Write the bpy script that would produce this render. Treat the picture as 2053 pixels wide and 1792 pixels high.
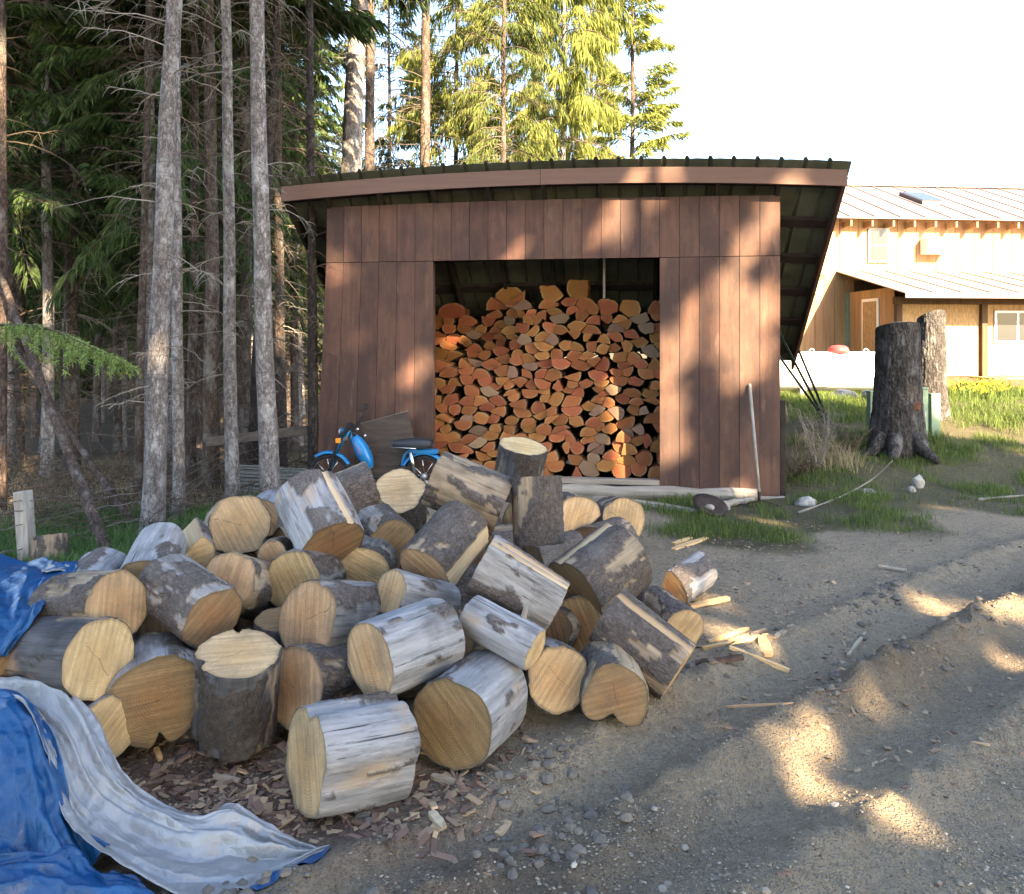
import bpy, math, random
import numpy as np
from mathutils import Vector, Matrix, Quaternion
rng = np.random.default_rng(11); random.seed(11)
R = math.radians
for o in list(bpy.data.objects): bpy.data.objects.remove(o)
scene = bpy.context.scene; COL = scene.collection

# ---------------------------------------------------------------- camera, sky, sun, exposure
F, CX, HY, EYE = 1600.0, 1026.5, 690.0, 1.53          # focal length, centre and horizon in a 2053 px wide picture; eye height
cam_d = bpy.data.cameras.new('camera'); cam = bpy.data.objects.new('camera', cam_d); COL.objects.link(cam)
cam.location = (0, 0, EYE); cam.rotation_euler = (R(90), 0, 0)
cam_d.sensor_width = 36; cam_d.lens = 36*F/2053; cam_d.shift_y = -(896-HY)/2053
cam_d.clip_start = .05; cam_d.clip_end = 3000
scene.camera = cam
SUN_EL, SUN_AZ = 30.0, 30.0                           # degrees; azimuth measured from straight behind the camera towards the right
S = np.array([math.sin(R(SUN_AZ))*math.cos(R(SUN_EL)), -math.cos(R(SUN_AZ))*math.cos(R(SUN_EL)), math.sin(R(SUN_EL))])
world = bpy.data.worlds.new('World'); scene.world = world; world.use_nodes = True
wn = world.node_tree.nodes; wl = world.node_tree.links
sky = wn.new('ShaderNodeTexSky'); sky.sky_type = 'NISHITA'; sky.sun_disc = False
sky.sun_elevation = R(SUN_EL); sky.sun_rotation = math.atan2(S[0], S[1]); sky.air_density = 1.0; sky.dust_density = 2.0; sky.ozone_density = 1.0
bgn = wn['Background']; bgn.inputs['Strength'].default_value = .077
wl.new(sky.outputs[0], bgn.inputs['Color'])
sd = bpy.data.lights.new('sun', 'SUN'); so = bpy.data.objects.new('sun', sd); COL.objects.link(so)
sd.energy = 5.0; sd.angle = R(.45); sd.color = (1.0, .74, .45)
so.rotation_euler = Vector(-S).to_track_quat('-Z', 'Y').to_euler(); so.location = (8, -12, 20)
vs = scene.view_settings; vs.view_transform = 'Standard'; vs.look = 'None'; vs.gamma = 1; vs.use_curve_mapping = False
vs.exposure = 3.5
scene.cycles.max_bounces = 5; scene.cycles.diffuse_bounces = 3; scene.cycles.glossy_bounces = 2; scene.cycles.transmission_bounces = 3; scene.cycles.transparent_max_bounces = 4

# ---------------------------------------------------------------- helpers
def at(px, py, d): return np.array([(px-CX)/F*d, d, EYE-(py-HY)/F*d])
def gnd(px, py, z=0.0):
    d = (EYE-z)*F/(py-HY); return at(px, py, d)
def hsh(i, j, k, s):
    h = (i*374761393 + j*668265263 + k*1274126177 + s*974634777) & 0xffffffff
    h = ((h ^ (h >> 13))*1274126177) & 0xffffffff
    h = ((h ^ (h >> 16))*2246822519) & 0xffffffff
    return ((h ^ (h >> 15)) & 0xffffff)/float(0xffffff)
def vnoise(P, s=0):
    P = np.asarray(P, float); I = np.floor(P).astype(np.int64); f = P-I; f = f*f*(3-2*f)
    i, j, k = I[..., 0], I[..., 1], I[..., 2]; a, b, c = f[..., 0], f[..., 1], f[..., 2]
    g = lambda x, y, z: hsh(i+x, j+y, k+z, s)
    return ((g(0,0,0)*(1-a)+g(1,0,0)*a)*(1-b)+(g(0,1,0)*(1-a)+g(1,1,0)*a)*b)*(1-c)+((g(0,0,1)*(1-a)+g(1,0,1)*a)*(1-b)+(g(0,1,1)*(1-a)+g(1,1,1)*a)*b)*c
def fbm(P, o=4, s=0):
    P = np.asarray(P, float); t = 0; a = .5; n = 0
    for k in range(o): t = t+a*vnoise(P*2.0**k+17.3*k, s+k); n += a; a *= .5
    return t/n
def sm(x, a=0., b=1.):
    t = np.clip((np.asarray(x, float)-a)/(b-a), 0, 1); return t*t*(3-2*t)

def tag(o, label=None, cat=None, group=None, kind=None):
    if label: o['label'] = label
    if cat: o['category'] = cat
    if group: o['group'] = group
    if kind: o['kind'] = kind
    return o
def thing(name, label, cat, loc=(0,0,0), rz=0, group=None):
    o = bpy.data.objects.new(name, None); COL.objects.link(o); o.empty_display_size = .1
    o.location = [float(v) for v in loc]; o.rotation_euler = (0, 0, rz)
    return tag(o, label, cat, group)
def mesh(name, V, Fc, mats, smooth=False, mi=None, attrs=None):
    V = np.asarray(V, np.float32).reshape(-1, 3); me = bpy.data.meshes.new(name)
    if isinstance(Fc, np.ndarray):
        n, k = Fc.shape
        me.vertices.add(len(V)); me.vertices.foreach_set('co', V.ravel())
        me.loops.add(n*k); me.loops.foreach_set('vertex_index', Fc.astype(np.int32).ravel())
        me.polygons.add(n); me.polygons.foreach_set('loop_start', np.arange(0, n*k, k, dtype=np.int32))
        me.update(calc_edges=True)
    else:
        me.from_pydata(V.tolist(), [], [list(map(int, f)) for f in Fc])
    if not isinstance(mats, (list, tuple)): mats = [mats]
    for m in mats: me.materials.append(m)
    if mi is not None: me.polygons.foreach_set('material_index', np.asarray(mi, np.int32))
    me.polygons.foreach_set('use_smooth', np.full(len(me.polygons), bool(smooth)))
    for k, a in (attrs or {}).items():
        at_ = me.attributes.new(k, 'FLOAT', 'POINT'); at_.data.foreach_set('value', np.asarray(a, np.float32))
    me.update(); return me
def link(name, me, parent=None, loc=(0,0,0), rot=None):
    o = bpy.data.objects.new(name, me); COL.objects.link(o); o.location = [float(v) for v in loc]
    if rot is not None: o.rotation_euler = rot
    if parent is not None: o.parent = parent
    return o
def obj(name, V, Fc, mats, parent=None, **k): return link(name, mesh(name, V, Fc, mats, **k), parent)
class MB:                                             # collects shapes for ONE mesh
    def __init__(s): s.V = []; s.F = []; s.n = 0
    def add(s, V, Fc):
        V = np.asarray(V, float).reshape(-1, 3)
        s.V.append(V); s.F += [[int(i)+s.n for i in f] for f in Fc]; s.n += len(V); return s
    def box(s, lo, hi):
        (a,b,c), (d,e,f) = lo, hi
        return s.add([(a,b,c),(d,b,c),(d,e,c),(a,e,c),(a,b,f),(d,b,f),(d,e,f),(a,e,f)], BOXF)
    def hexa(s, P): return s.add(P, BOXF)
    def beam(s, p, q, w, h, up=(0,0,1)):
        p = np.array(p, float); q = np.array(q, float); d = q-p; d /= np.linalg.norm(d); x = np.cross(d, up); x /= np.linalg.norm(x); y = np.cross(x, d)
        P = [c+x*a*w/2+y*b*h/2 for c in (p, q) for a, b in ((-1,-1),(1,-1),(1,1),(-1,1))]
        return s.add(P, BOXF)
    def tube(s, pts, rad, n=8, cap=True):
        V, Fc = tube(pts, rad, n, cap); return s.add(V, Fc)
    def lathe(s, prof, n=16, M=None):
        V = []; Fc = []
        for r, z in prof: V += [(r*math.cos(2*math.pi*i/n), r*math.sin(2*math.pi*i/n), z) for i in range(n)]
        for j in range(len(prof)-1):
            for i in range(n): Fc.append([j*n+i, j*n+(i+1)%n, (j+1)*n+(i+1)%n, (j+1)*n+i])
        Fc.append(list(range(n))[::-1]); Fc.append([(len(prof)-1)*n+i for i in range(n)])
        V = np.array(V)
        if M is not None: V = V @ np.array(M.to_3x3()).T + np.array(M.translation)
        return s.add(V, Fc)
    def torus(s, c, R0, r0, n=32, m=8, ax=1, sy=1.0):
        V = []; Fc = []
        for i in range(n):
            a = 2*math.pi*i/n
            for j in range(m):
                b = 2*math.pi*j/m; q = R0+r0*math.cos(b); h = r0*math.sin(b)*sy
                V.append((c[0]+q*math.cos(a), c[1]+h, c[2]+q*math.sin(a)))
        for i in range(n):
            for j in range(m): Fc.append([i*m+j, i*m+(j+1)%m, ((i+1)%n)*m+(j+1)%m, ((i+1)%n)*m+j])
        return s.add(V, Fc)
    def arr(s): return np.concatenate(s.V), s.F
    def build(s, name, mat, parent=None, smooth=False, bevel=0, **k):
        V, Fc = s.arr(); o = obj(name, V, Fc, mat, parent, smooth=smooth, **k)
        if bevel:
            b = o.modifiers.new('b', 'BEVEL'); b.width = bevel; b.segments = 2; b.limit_method = 'ANGLE'
        return o
BOXF = [(0,3,2,1),(4,5,6,7),(0,1,5,4),(1,2,6,5),(2,3,7,6),(3,0,4,7)]
def tube(pts, rad, n=8, cap=True):
    pts = np.array(pts, float); m = len(pts); rad = np.broadcast_to(np.asarray(rad, float), (m,)) if np.ndim(rad) else np.full(m, float(rad))
    T = np.gradient(pts, axis=0); T /= np.linalg.norm(T, axis=1, keepdims=True)+1e-12
    u = np.cross(T[0], (0, 0, 1.)) if abs(T[0][2]) < .9 else np.cross(T[0], (0, 1., 0)); u /= np.linalg.norm(u)
    V = []; a = 2*np.pi*np.arange(n)/n
    for i in range(m):
        u = u-T[i]*(u@T[i]); u /= np.linalg.norm(u); v = np.cross(T[i], u)
        V.append(pts[i]+rad[i]*(np.cos(a)[:, None]*u+np.sin(a)[:, None]*v))
    V = np.concatenate(V); Fc = []
    for i in range(m-1):
        for j in range(n): Fc.append((i*n+j, i*n+(j+1)%n, (i+1)*n+(j+1)%n, (i+1)*n+j))
    if cap: Fc += [tuple(range(n))[::-1], tuple((m-1)*n+j for j in range(n))]
    return V, Fc
def catmull(P, n):
    P = np.array(P, float); Q = np.concatenate([[2*P[0]-P[1]], P, [2*P[-1]-P[-2]]]); t = np.linspace(0, len(P)-1-1e-6, n); i = t.astype(int); f = (t-i)[:, None]
    a, b, c, d = Q[i], Q[i+1], Q[i+2], Q[i+3]
    return .5*((2*b)+(c-a)*f+(2*a-5*b+4*c-d)*f**2+(3*b-a-3*c+d)*f**3)
def frame_to(root, ex, ey, ez, loc):
    M = Matrix(((ex[0],ey[0],ez[0]),(ex[1],ey[1],ez[1]),(ex[2],ey[2],ez[2])))
    root.rotation_euler = M.to_euler(); root.location = [float(v) for v in loc]

# ---------------------------------------------------------------- materials
class NT:
    def __init__(s, name, rough=.85, spec=.25):
        s.m = bpy.data.materials.new(name); s.m.use_nodes = True; s.t = s.m.node_tree; s.b = s.t.nodes['Principled BSDF']
        s.b.inputs['Roughness'].default_value = rough; s.b.inputs['Specular IOR Level'].default_value = spec
        s.co = None
    def n(s, ty, **k):
        x = s.t.nodes.new('ShaderNode'+ty)
        for a, v in k.items(): setattr(x, a, v)
        return x
    def set(s, sock, v):
        if hasattr(v, 'is_output') or isinstance(v, bpy.types.NodeSocket): s.t.links.new(v, sock)
        else: sock.default_value = v
    def coord(s, kind='Object', scale=(1,1,1), rot=(0,0,0)):
        if s.co is None: s.co = s.n('TexCoord')
        mp = s.n('Mapping'); s.t.links.new(s.co.outputs[kind], mp.inputs[0]); mp.inputs['Scale'].default_value = scale; mp.inputs['Rotation'].default_value = rot
        if kind == 'Object':                          # every object gets its own piece of the pattern
            oi = s.n('ObjectInfo'); v = s.n('VectorMath', operation='SCALE'); v.inputs[0].default_value = (37.1, 91.7, 53.3); s.t.links.new(oi.outputs['Random'], v.inputs['Scale'])
            s.t.links.new(v.outputs[0], mp.inputs['Location'])
        return mp.outputs[0]
    def noise(s, sc=5, det=4, vec=None, rough=.55, dist=0):
        x = s.n('TexNoise'); x.inputs['Scale'].default_value = sc; x.inputs['Detail'].default_value = det; x.inputs['Roughness'].default_value = rough; x.inputs['Distortion'].default_value = dist
        if vec is not None: s.t.links.new(vec, x.inputs['Vector'])
        return x.outputs['Fac']
    def vor(s, sc=5, vec=None, feat='F1', out='Distance', rnd=1):
        x = s.n('TexVoronoi', feature=feat); x.inputs['Scale'].default_value = sc; x.inputs['Randomness'].default_value = rnd
        if vec is not None: s.t.links.new(vec, x.inputs['Vector'])
        return x.outputs[out]
    def ramp(s, fac, stops):
        x = s.n('ValToRGB'); e = x.color_ramp.elements
        while len(e) < len(stops): e.new(.5)
        for i, (p, c) in enumerate(stops): e[i].position = p; e[i].color = (*c, 1) if np.ndim(c) else (c, c, c, 1)
        s.set(x.inputs[0], fac); return x.outputs[0]
    def mix(s, fac, a, b, mode='MIX'):
        x = s.n('Mix', data_type='RGBA', blend_type=mode); x.clamp_factor = True
        s.set(x.inputs[0], fac)
        for sk, v in ((x.inputs[6], a), (x.inputs[7], b)):
            if isinstance(v, tuple): sk.default_value = (*v, 1)
            elif isinstance(v, (int, float)): sk.default_value = (v, v, v, 1)
            else: s.t.links.new(v, sk)
        return x.outputs[2]
    def math(s, op, a, b=0., c=None):
        x = s.n('Math', operation=op); s.set(x.inputs[0], a); s.set(x.inputs[1], b)
        if c is not None: s.set(x.inputs[2], c)
        return x.outputs[0]
    def attr(s, name): return s.n('Attribute', attribute_name=name).outputs['Fac']
    def rnd(s): return s.n('ObjectInfo').outputs['Random']
    def sep(s, v): x = s.n('SeparateXYZ'); s.t.links.new(v, x.inputs[0]); return x.outputs
    def col(s, c): s.set(s.b.inputs['Base Color'], (*c, 1) if isinstance(c, tuple) else c); return s
    def bump(s, h, st=.5, dist=.01):
        x = s.n('Bump'); x.inputs['Strength'].default_value = st; x.inputs['Distance'].default_value = dist; s.set(x.inputs['Height'], h); s.t.links.new(x.outputs[0], s.b.inputs['Normal']); return s
    def hue(s, c, v=.25, h=.02):                      # slight change of shade from object to object
        r = s.rnd(); x = s.n('HueSaturation'); s.set(x.inputs['Color'], c)
        s.t.links.new(s.math('MULTIPLY_ADD', r, v, 1-v/2), x.inputs['Value']); s.t.links.new(s.math('MULTIPLY_ADD', s.math('FRACT', s.math('MULTIPLY', r, 7.31)), h, .5-h/2), x.inputs['Hue'])
        return x.outputs[0]
def plain(name, c, rough=.7, metal=0, spec=.3, var=.25, sc=9, bump=.15):
    m = NT(name, rough, spec); m.b.inputs['Metallic'].default_value = metal
    f = m.noise(sc, 6, m.coord()); a = tuple(v*(1-var) for v in c); b = tuple(min(1, v*(1+var)) for v in c)
    m.col(m.ramp(f, [(.3, a), (.7, b)])); m.bump(m.noise(sc*6, 4, m.coord()), bump, .004); return m.m

M = {}
def wood_mat(name, dark, light, sc=(30, 30, 1.5), rough=.8, var=.3):
    m = NT(name, rough); v = m.coord(scale=sc); g = m.noise(1, 6, v, .6, .3)
    c = m.ramp(g, [(.25, dark), (.75, light)]); c = m.hue(c, var); m.col(c); m.bump(g, .35, .004); M[name] = m.m
# shed paint: brown stain on plywood siding, worn and blotchy
m = NT('brown_stain', .75, .25); g = m.noise(1, 6, m.coord(scale=(22, 22, 1.2)), .6, .4); bl = m.noise(2.2, 5, m.coord(scale=(1, 1, .55)), .65)
c = m.ramp(g, [(.2, (.072,.038,.028)), (.8, (.132,.074,.055))]); c = m.mix(m.ramp(bl, [(.40, .0), (.60, .85)]), c, (.047,.031,.028)); st2 = m.noise(1, 6, m.coord(scale=(6, 6, .9)), .75, .8); c = m.mix(m.ramp(st2, [(.33, .6), (.45, 0.)]), c, (.036,.024,.022)); sp = m.noise(3.1, 3, m.coord(scale=(3,3,.7)))
c = m.mix(m.ramp(sp, [(.62, .0), (.75, .45)]), c, (.17,.105,.08)); m.col(m.hue(c, .22, .01)); m.bump(g, .3, .004); M['stain'] = m.m
m = NT('fascia_stain', .55, .4); g = m.noise(1, 6, m.coord(scale=(1.2, 25, 25)), .6, .3); m.col(m.ramp(g, [(.2, (.095,.052,.038)), (.8, (.145,.083,.060))])); m.bump(g, .25, .004); M['fascia'] = m.m
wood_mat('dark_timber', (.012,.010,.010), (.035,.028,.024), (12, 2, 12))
wood_mat('grey_timber', (.16,.14,.12), (.36,.33,.29), (2, 25, 25))
wood_mat('grey_post', (.15,.14,.125), (.38,.36,.33), (30, 30, 2))
wood_mat('fence_rail', (.05,.042,.035), (.13,.11,.09), (2, 25, 25))
wood_mat('fresh_wood', (.42,.25,.11), (.66,.45,.24), (3, 30, 30))
wood_mat('old_scrap', (.22,.18,.13), (.42,.36,.27), (4, 30, 30))
wood_mat('house_board', (.25,.15,.075), (.40,.26,.14), (14, 14, 1.0), var=.3)
wood_mat('house_dark', (.05,.032,.02), (.11,.07,.045), (14, 14, 1.0))
wood_mat('plywood_old', (.035,.027,.022), (.085,.066,.052), (1.5, 9, 18), var=0)
m = NT('osb', .8); g = m.noise(1, 3, m.coord(scale=(25, 25, 9)), .6); m.col(m.ramp(g, [(.3, (.25,.16,.08)), (.7, (.42,.29,.16))])); M['osb'] = m.m
M['white'] = plain('white_paint', (.78,.78,.76), .5, var=.05)
M['tank_white'] = plain('tank_white', (.80,.80,.79), .35, var=.04, bump=.02)
M['roof_metal'] = plain('green_roof_metal', (.075,.085,.062), .5, .0, .4, .35, 3, .05)
M['house_roof'] = plain('house_roof_metal', (.22,.18,.175), .4, .2, .4, .15, 2, .05)
M['black'] = plain('black_rubber', (.014,.014,.016), .6, var=.3)
M['seat'] = plain('seat_vinyl', (.028,.033,.042), .45, var=.2)
M['blue_paint'] = plain('blue_paint', (.012,.17,.42), .28, .1, .5, .08, 4, .01)
M['teal_paint'] = plain('teal_paint', (.008,.10,.20), .3, .1, .5, .1, 4, .01)
M['chrome'] = plain('chrome', (.62,.63,.65), .22, 1, .5, .08, 6, .02)
M['steel'] = plain('galvanised_steel', (.30,.31,.33), .5, .7, .5, .2, 14, .05)
M['corr'] = plain('corrugated_steel', (.17,.185,.18), .55, .35, .4, .25, 3, .05)
M['amber'] = plain('amber_lens', (.75,.27,.02), .25, var=.05, bump=.01)
M['lens'] = plain('headlight_glass', (.55,.6,.62), .1, .3, .5, .05)
M['orange_mark'] = plain('orange_lettering', (.62,.17,.09), .4, var=.1, bump=.01)
M['green_ped'] = plain('pedestal_green', (.16,.24,.17), .55, var=.15)
M['tpost'] = plain('tpost_green', (.012,.025,.02), .5, var=.4, sc=20)
M['rust'] = plain('rusted_steel', (.035,.026,.022), .75, .2, .3, .5, 16)
M['red'] = plain('red_dome', (.45,.05,.05), .4, var=.08, bump=.02)
M['concrete'] = plain('concrete', (.34,.33,.31), .9)
M['wire'] = plain('fence_wire', (.16,.15,.14), .5, .6)
M['plastic_dark'] = plain('dark_window_frame', (.05,.05,.055), .5)
m = NT('window_glass', .12, .35); m.col((.03,.035,.04)); M['glass'] = m.m
m = NT('pale_stone', .9); g = m.noise(9, 6, m.coord()); m.col(m.hue(m.ramp(g, [(.3, (.13,.125,.115)), (.7, (.40,.385,.36))]), .4, .03)); m.bump(g, .5, .02); M['stone'] = m.m

# bark of the cut rounds: mask 'bk' = bark still on, 'st' = torn strip of fresh wood
def bark_round(name, bare1, bare2, bark1, bark2):
    m = NT(name, .85, .2); v = m.coord(scale=(1, 1, 1)); vl = m.coord(scale=(9, 9, .9)); bk = m.attr('bk'); st = m.attr('st')
    g = m.noise(3.0, 8, vl, .65, .25); b = m.ramp(g, [(.28, bare1), (.5, tuple((a+c)/2 for a, c in zip(bare1, bare2))), (.72, bare2)])
    pt = m.noise(5, 5, v); b = m.mix(m.ramp(pt, [(.50, 0.), (.68, .6)]), b, tuple(x*.50 for x in bare1)); pt2 = m.noise(7, 4, m.coord(scale=(1,1,.5), rot=(.4,.2,0)))
    b = m.mix(m.ramp(pt2, [(.58, 0.), (.68, .5)]), b, (.38,.27,.16))
    ck = m.noise(1.0, 4, m.coord(scale=(55, 55, 1.3)), .6); crk = m.ramp(ck, [(.30, .95), (.365, 0.)]); b = m.mix(crk, b, (.035,.032,.032)); sk = m.noise(1.0, 6, m.coord(scale=(34, 34, 3.5)), .75); b = m.mix(m.ramp(sk, [(.36, .55), (.47, 0.), (.56, 0.), (.68, .0)]), b, tuple(x*.45 for x in bare1)); b = m.mix(m.ramp(sk, [(.56, 0.), (.70, .55)]), b, tuple(min(1, x*1.35) for x in bare2))
    wv = m.n('VectorMath', operation='MULTIPLY_ADD'); nv = m.n('TexNoise'); nv.inputs['Scale'].default_value = 30; nv.inputs['Detail'].default_value = 4; m.t.links.new(v, nv.inputs['Vector']); m.t.links.new(nv.outputs['Color'], wv.inputs[0]); wv.inputs[1].default_value = (.05, .05, .07); m.t.links.new(m.coord(scale=(1, 1, .5)), wv.inputs[2])
    vv = m.vor(44, wv.outputs[0], 'DISTANCE_TO_EDGE'); n2 = m.noise(34, 8, v, .8)
    k = m.ramp(n2, [(.3, bark1), (.7, bark2)]); k = m.mix(m.ramp(vv, [(.0, .45), (.14, 0.)]), k, (.02,.016,.014)); k = m.mix(m.ramp(m.noise(6, 4, v), [(.55, 0.), (.72, .55)]), k, (.16,.155,.15))
    c = m.mix(bk, b, k); fw = m.ramp(m.noise(1, 4, m.coord(scale=(40, 40, 2))), [(.3, (.34,.24,.13)), (.7, (.54,.42,.26))]); c = m.mix(st, c, fw); m.col(m.hue(c, .25, .015))
    hgt = m.math('ADD', m.math('MULTIPLY', m.math('MULTIPLY', n2, bk), 1.2), m.math('MULTIPLY', g, .6)); hgt = m.math('SUBTRACT', hgt, m.math('MULTIPLY', crk, .35)); hgt = m.math('ADD', hgt, m.math('MULTIPLY', m.ramp(vv, [(0., 0.), (.2, .7)]), bk))
    m.bump(hgt, .7, .008); M[name] = m.m
bark_round('silver', (.15,.152,.158), (.36,.362,.37), (.08,.068,.062), (.18,.16,.148))
bark_round('barky', (.17,.13,.09), (.36,.29,.205), (.050,.042,.037), (.17,.146,.13))
bark_round('char', (.035,.035,.038), (.10,.10,.105), (.03,.027,.025), (.10,.085,.075))
bark_round('mixed', (.13,.125,.12), (.31,.30,.285), (.055,.047,.042), (.18,.155,.14))
# sawn faces
def cutmat(name, heart, sap, rim):
    m = NT(name, .8, .2); r = m.attr('rad'); co = m.coord('Object'); v0 = m.n('TexCoord').outputs['Object']; xs = m.sep(v0)
    wob = m.noise(9, 4, co); rr = m.math('ADD', r, m.math('MULTIPLY_ADD', wob, .16, -.08))
    c = m.ramp(rr, [(.0, heart), (.42, tuple(.75*a+.25*b for a, b in zip(heart, sap))), (.72, sap), (.90, sap), (.97, rim)])
    rings = m.math('SINE', m.math('MULTIPLY_ADD', rr, 105., m.math('MULTIPLY', wob, 3.))); c = m.mix(m.math('MULTIPLY_ADD', rings, .10, .10), c, tuple(x*.5 for x in heart)); c = m.mix(m.ramp(r, [(.0, .7), (.045, 0.)]), c, tuple(x*.3 for x in heart))
    saw = m.noise(1, 3, m.coord(scale=(70, 4, 4), rot=(0, 0, .6)), .5); c = m.mix(m.ramp(saw, [(.38, .55), (.58, 0.)]), c, tuple(x*.52 for x in sap)); c = m.mix(m.ramp(saw, [(.56, 0.), (.72, .4)]), c, tuple(min(1, x*1.3) for x in sap))
    big = m.noise(7, 6, co, .7); c = m.mix(m.ramp(big, [(.48, 0.), (.70, .6)]), c, tuple(.6*a+.02 for a in rim)); fz = m.noise(60, 5, co, .8); c = m.mix(m.ramp(fz, [(.35, .35), (.55, 0.)]), c, tuple(x*.5 for x in sap))
    # drying cracks that run out from the heart
    ang = m.math('ARCTAN2', xs[1], xs[0]); a0 = m.math('MULTIPLY', m.rnd(), 40.)
    cn = m.rnd()
    for q, wd, ln in ((0., .0011, .9), (2.9, .0007, .55)):
        ln = m.math('MULTIPLY_ADD', m.math('FRACT', m.math('MULTIPLY', cn, 5.3+q)), 1.3, ln-1.05)
        dl = m.math('ADD', ang, m.math('ADD', a0, q+0.)); dl = m.math('ADD', dl, m.math('MULTIPLY_ADD', m.noise(22, 3, co), .5, -.25)); sn = m.math('ABSOLUTE', m.math('SINE', m.math('MULTIPLY', dl, .5)))
        dd = m.math('MULTIPLY', sn, m.math('MULTIPLY', r, .34)); hit = m.math('MULTIPLY', m.math('LESS_THAN', dd, wd), m.math('LESS_THAN', rr, ln)); c = m.mix(m.math('MULTIPLY', hit, .75), c, (.06,.04,.025))
    m.col(m.hue(c, .28, .02)); m.bump(m.math('ADD', m.math('ADD', saw, m.math('MULTIPLY', fz, .5)), m.math('MULTIPLY', rings, .08)), .7, .006); M[name] = m.m
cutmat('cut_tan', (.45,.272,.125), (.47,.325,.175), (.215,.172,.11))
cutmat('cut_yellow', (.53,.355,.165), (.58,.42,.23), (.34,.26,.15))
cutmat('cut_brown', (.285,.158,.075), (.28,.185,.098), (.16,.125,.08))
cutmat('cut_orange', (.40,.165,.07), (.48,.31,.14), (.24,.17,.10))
# split firewood
m = NT('split_face', .85, .15); e = m.attr('rad'); w = m.noise(14, 4, m.coord()); c = m.ramp(m.math('ADD', e, m.math('MULTIPLY_ADD', w, .2, -.1)), [(.0, (.23,.086,.033)), (.72, (.25,.104,.040)), (.86, (.33,.19,.082)), (.97, (.20,.13,.065))])
g = m.noise(1, 3, m.coord(scale=(14, 1, 60))); c = m.mix(m.ramp(g, [(.3, .35), (.6, 0.)]), c, (.20,.085,.045)); x = m.rnd(); gr = m.math('GREATER_THAN', m.math('FRACT', m.math('MULTIPLY', x, 13.7)), .86); c = m.mix(m.math('MULTIPLY', gr, .7), c, (.17,.135,.10)); m.col(m.hue(c, .55, .035)); m.bump(g, .4, .004); M['split_face'] = m.m
m = NT('split_bark', .9, .1); w = m.noise(20, 5, m.coord()); m.col(m.ramp(w, [(.3, (.045,.032,.025)), (.7, (.13,.09,.07))])); m.bump(w, .6, .008); M['split_bark'] = m.m
# live tree bark
def tree_bark(name, a, b, c3, lich, sc=16):
    m = NT(name, .9, .15); v = m.coord(scale=(1, 1, .45)); n1 = m.noise(sc, 7, v, .7); wv = m.n('VectorMath', operation='MULTIPLY_ADD'); nv = m.n('TexNoise'); nv.inputs['Scale'].default_value = sc*1.5; nv.inputs['Detail'].default_value = 4; m.t.links.new(v, nv.inputs['Vector']); m.t.links.new(nv.outputs['Color'], wv.inputs[0]); wv.inputs[1].default_value = (1.6/sc, 1.6/sc, 1.6/sc); m.t.links.new(v, wv.inputs[2]); vd = m.vor(sc*1.6, wv.outputs[0], 'DISTANCE_TO_EDGE')
    c = m.ramp(n1, [(.28, a), (.5, b), (.72, c3)]); c = m.mix(m.ramp(vd, [(0., .5), (.14, 0.)]), c, tuple(x*.35 for x in a)); lc = m.noise(5, 5, m.coord(scale=(1,1,.6)), .7); c = m.mix(m.ramp(lc, [(.52, 0.), (.64, .65)]), c, lich)
    hb = m.noise(1, 2, m.coord(scale=(2, 2, 26))); c = m.mix(m.ramp(hb, [(.62, 0.), (.72, .4)]), c, tuple(x*.5 for x in a)); m.col(m.hue(c, .25, .02)); m.bump(m.math('ADD', n1, m.ramp(vd, [(0., 0.), (.2, .6)])), .9, .02); M[name] = m.m
tree_bark('bark_grey', (.08,.072,.07), (.22,.205,.20), (.44,.425,.425), (.48,.49,.49), 22)
tree_bark('bark_brown', (.04,.031,.027), (.09,.07,.06), (.18,.145,.125), (.19,.19,.175))
tree_bark('bark_dark', (.018,.015,.014), (.045,.038,.035), (.09,.08,.075), (.10,.10,.095))
tree_bark('bark_stump', (.022,.020,.020), (.05,.047,.046), (.11,.103,.10), (.15,.15,.15), 11)
M['twig'] = plain('dead_twig', (.075,.060,.047), .9, var=.5, sc=3)
M['twig_pale'] = plain('lichen_twig', (.19,.175,.15), .9, var=.4, sc=3)
def leaf(name, a, b, tr=.35):
    m = NT(name, .7, .15); t = m.attr('tint'); c = m.ramp(t, [(0., a), (1., b)]); m.col(c)
    tl = m.n('BsdfTranslucent'); m.t.links.new(c, tl.inputs[0]); mx = m.n('MixShader'); mx.inputs[0].default_value = tr
    o = m.t.nodes['Material Output']; m.t.links.new(m.b.outputs[0], mx.inputs[1]); m.t.links.new(tl.outputs[0], mx.inputs[2]); m.t.links.new(mx.outputs[0], o.inputs[0]); M[name] = m.m
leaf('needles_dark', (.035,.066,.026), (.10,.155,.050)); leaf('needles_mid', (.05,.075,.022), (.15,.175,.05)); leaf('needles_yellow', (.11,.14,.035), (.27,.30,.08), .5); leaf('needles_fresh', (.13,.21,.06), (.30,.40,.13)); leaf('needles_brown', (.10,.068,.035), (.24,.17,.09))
leaf('grass', (.045,.085,.020), (.15,.20,.055)); leaf('dry_grass', (.20,.17,.10), (.38,.32,.20)); leaf('flower_yellow', (.65,.48,.03), (.75,.58,.05)); leaf('leafy_green', (.05,.10,.035), (.11,.19,.06))
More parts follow.
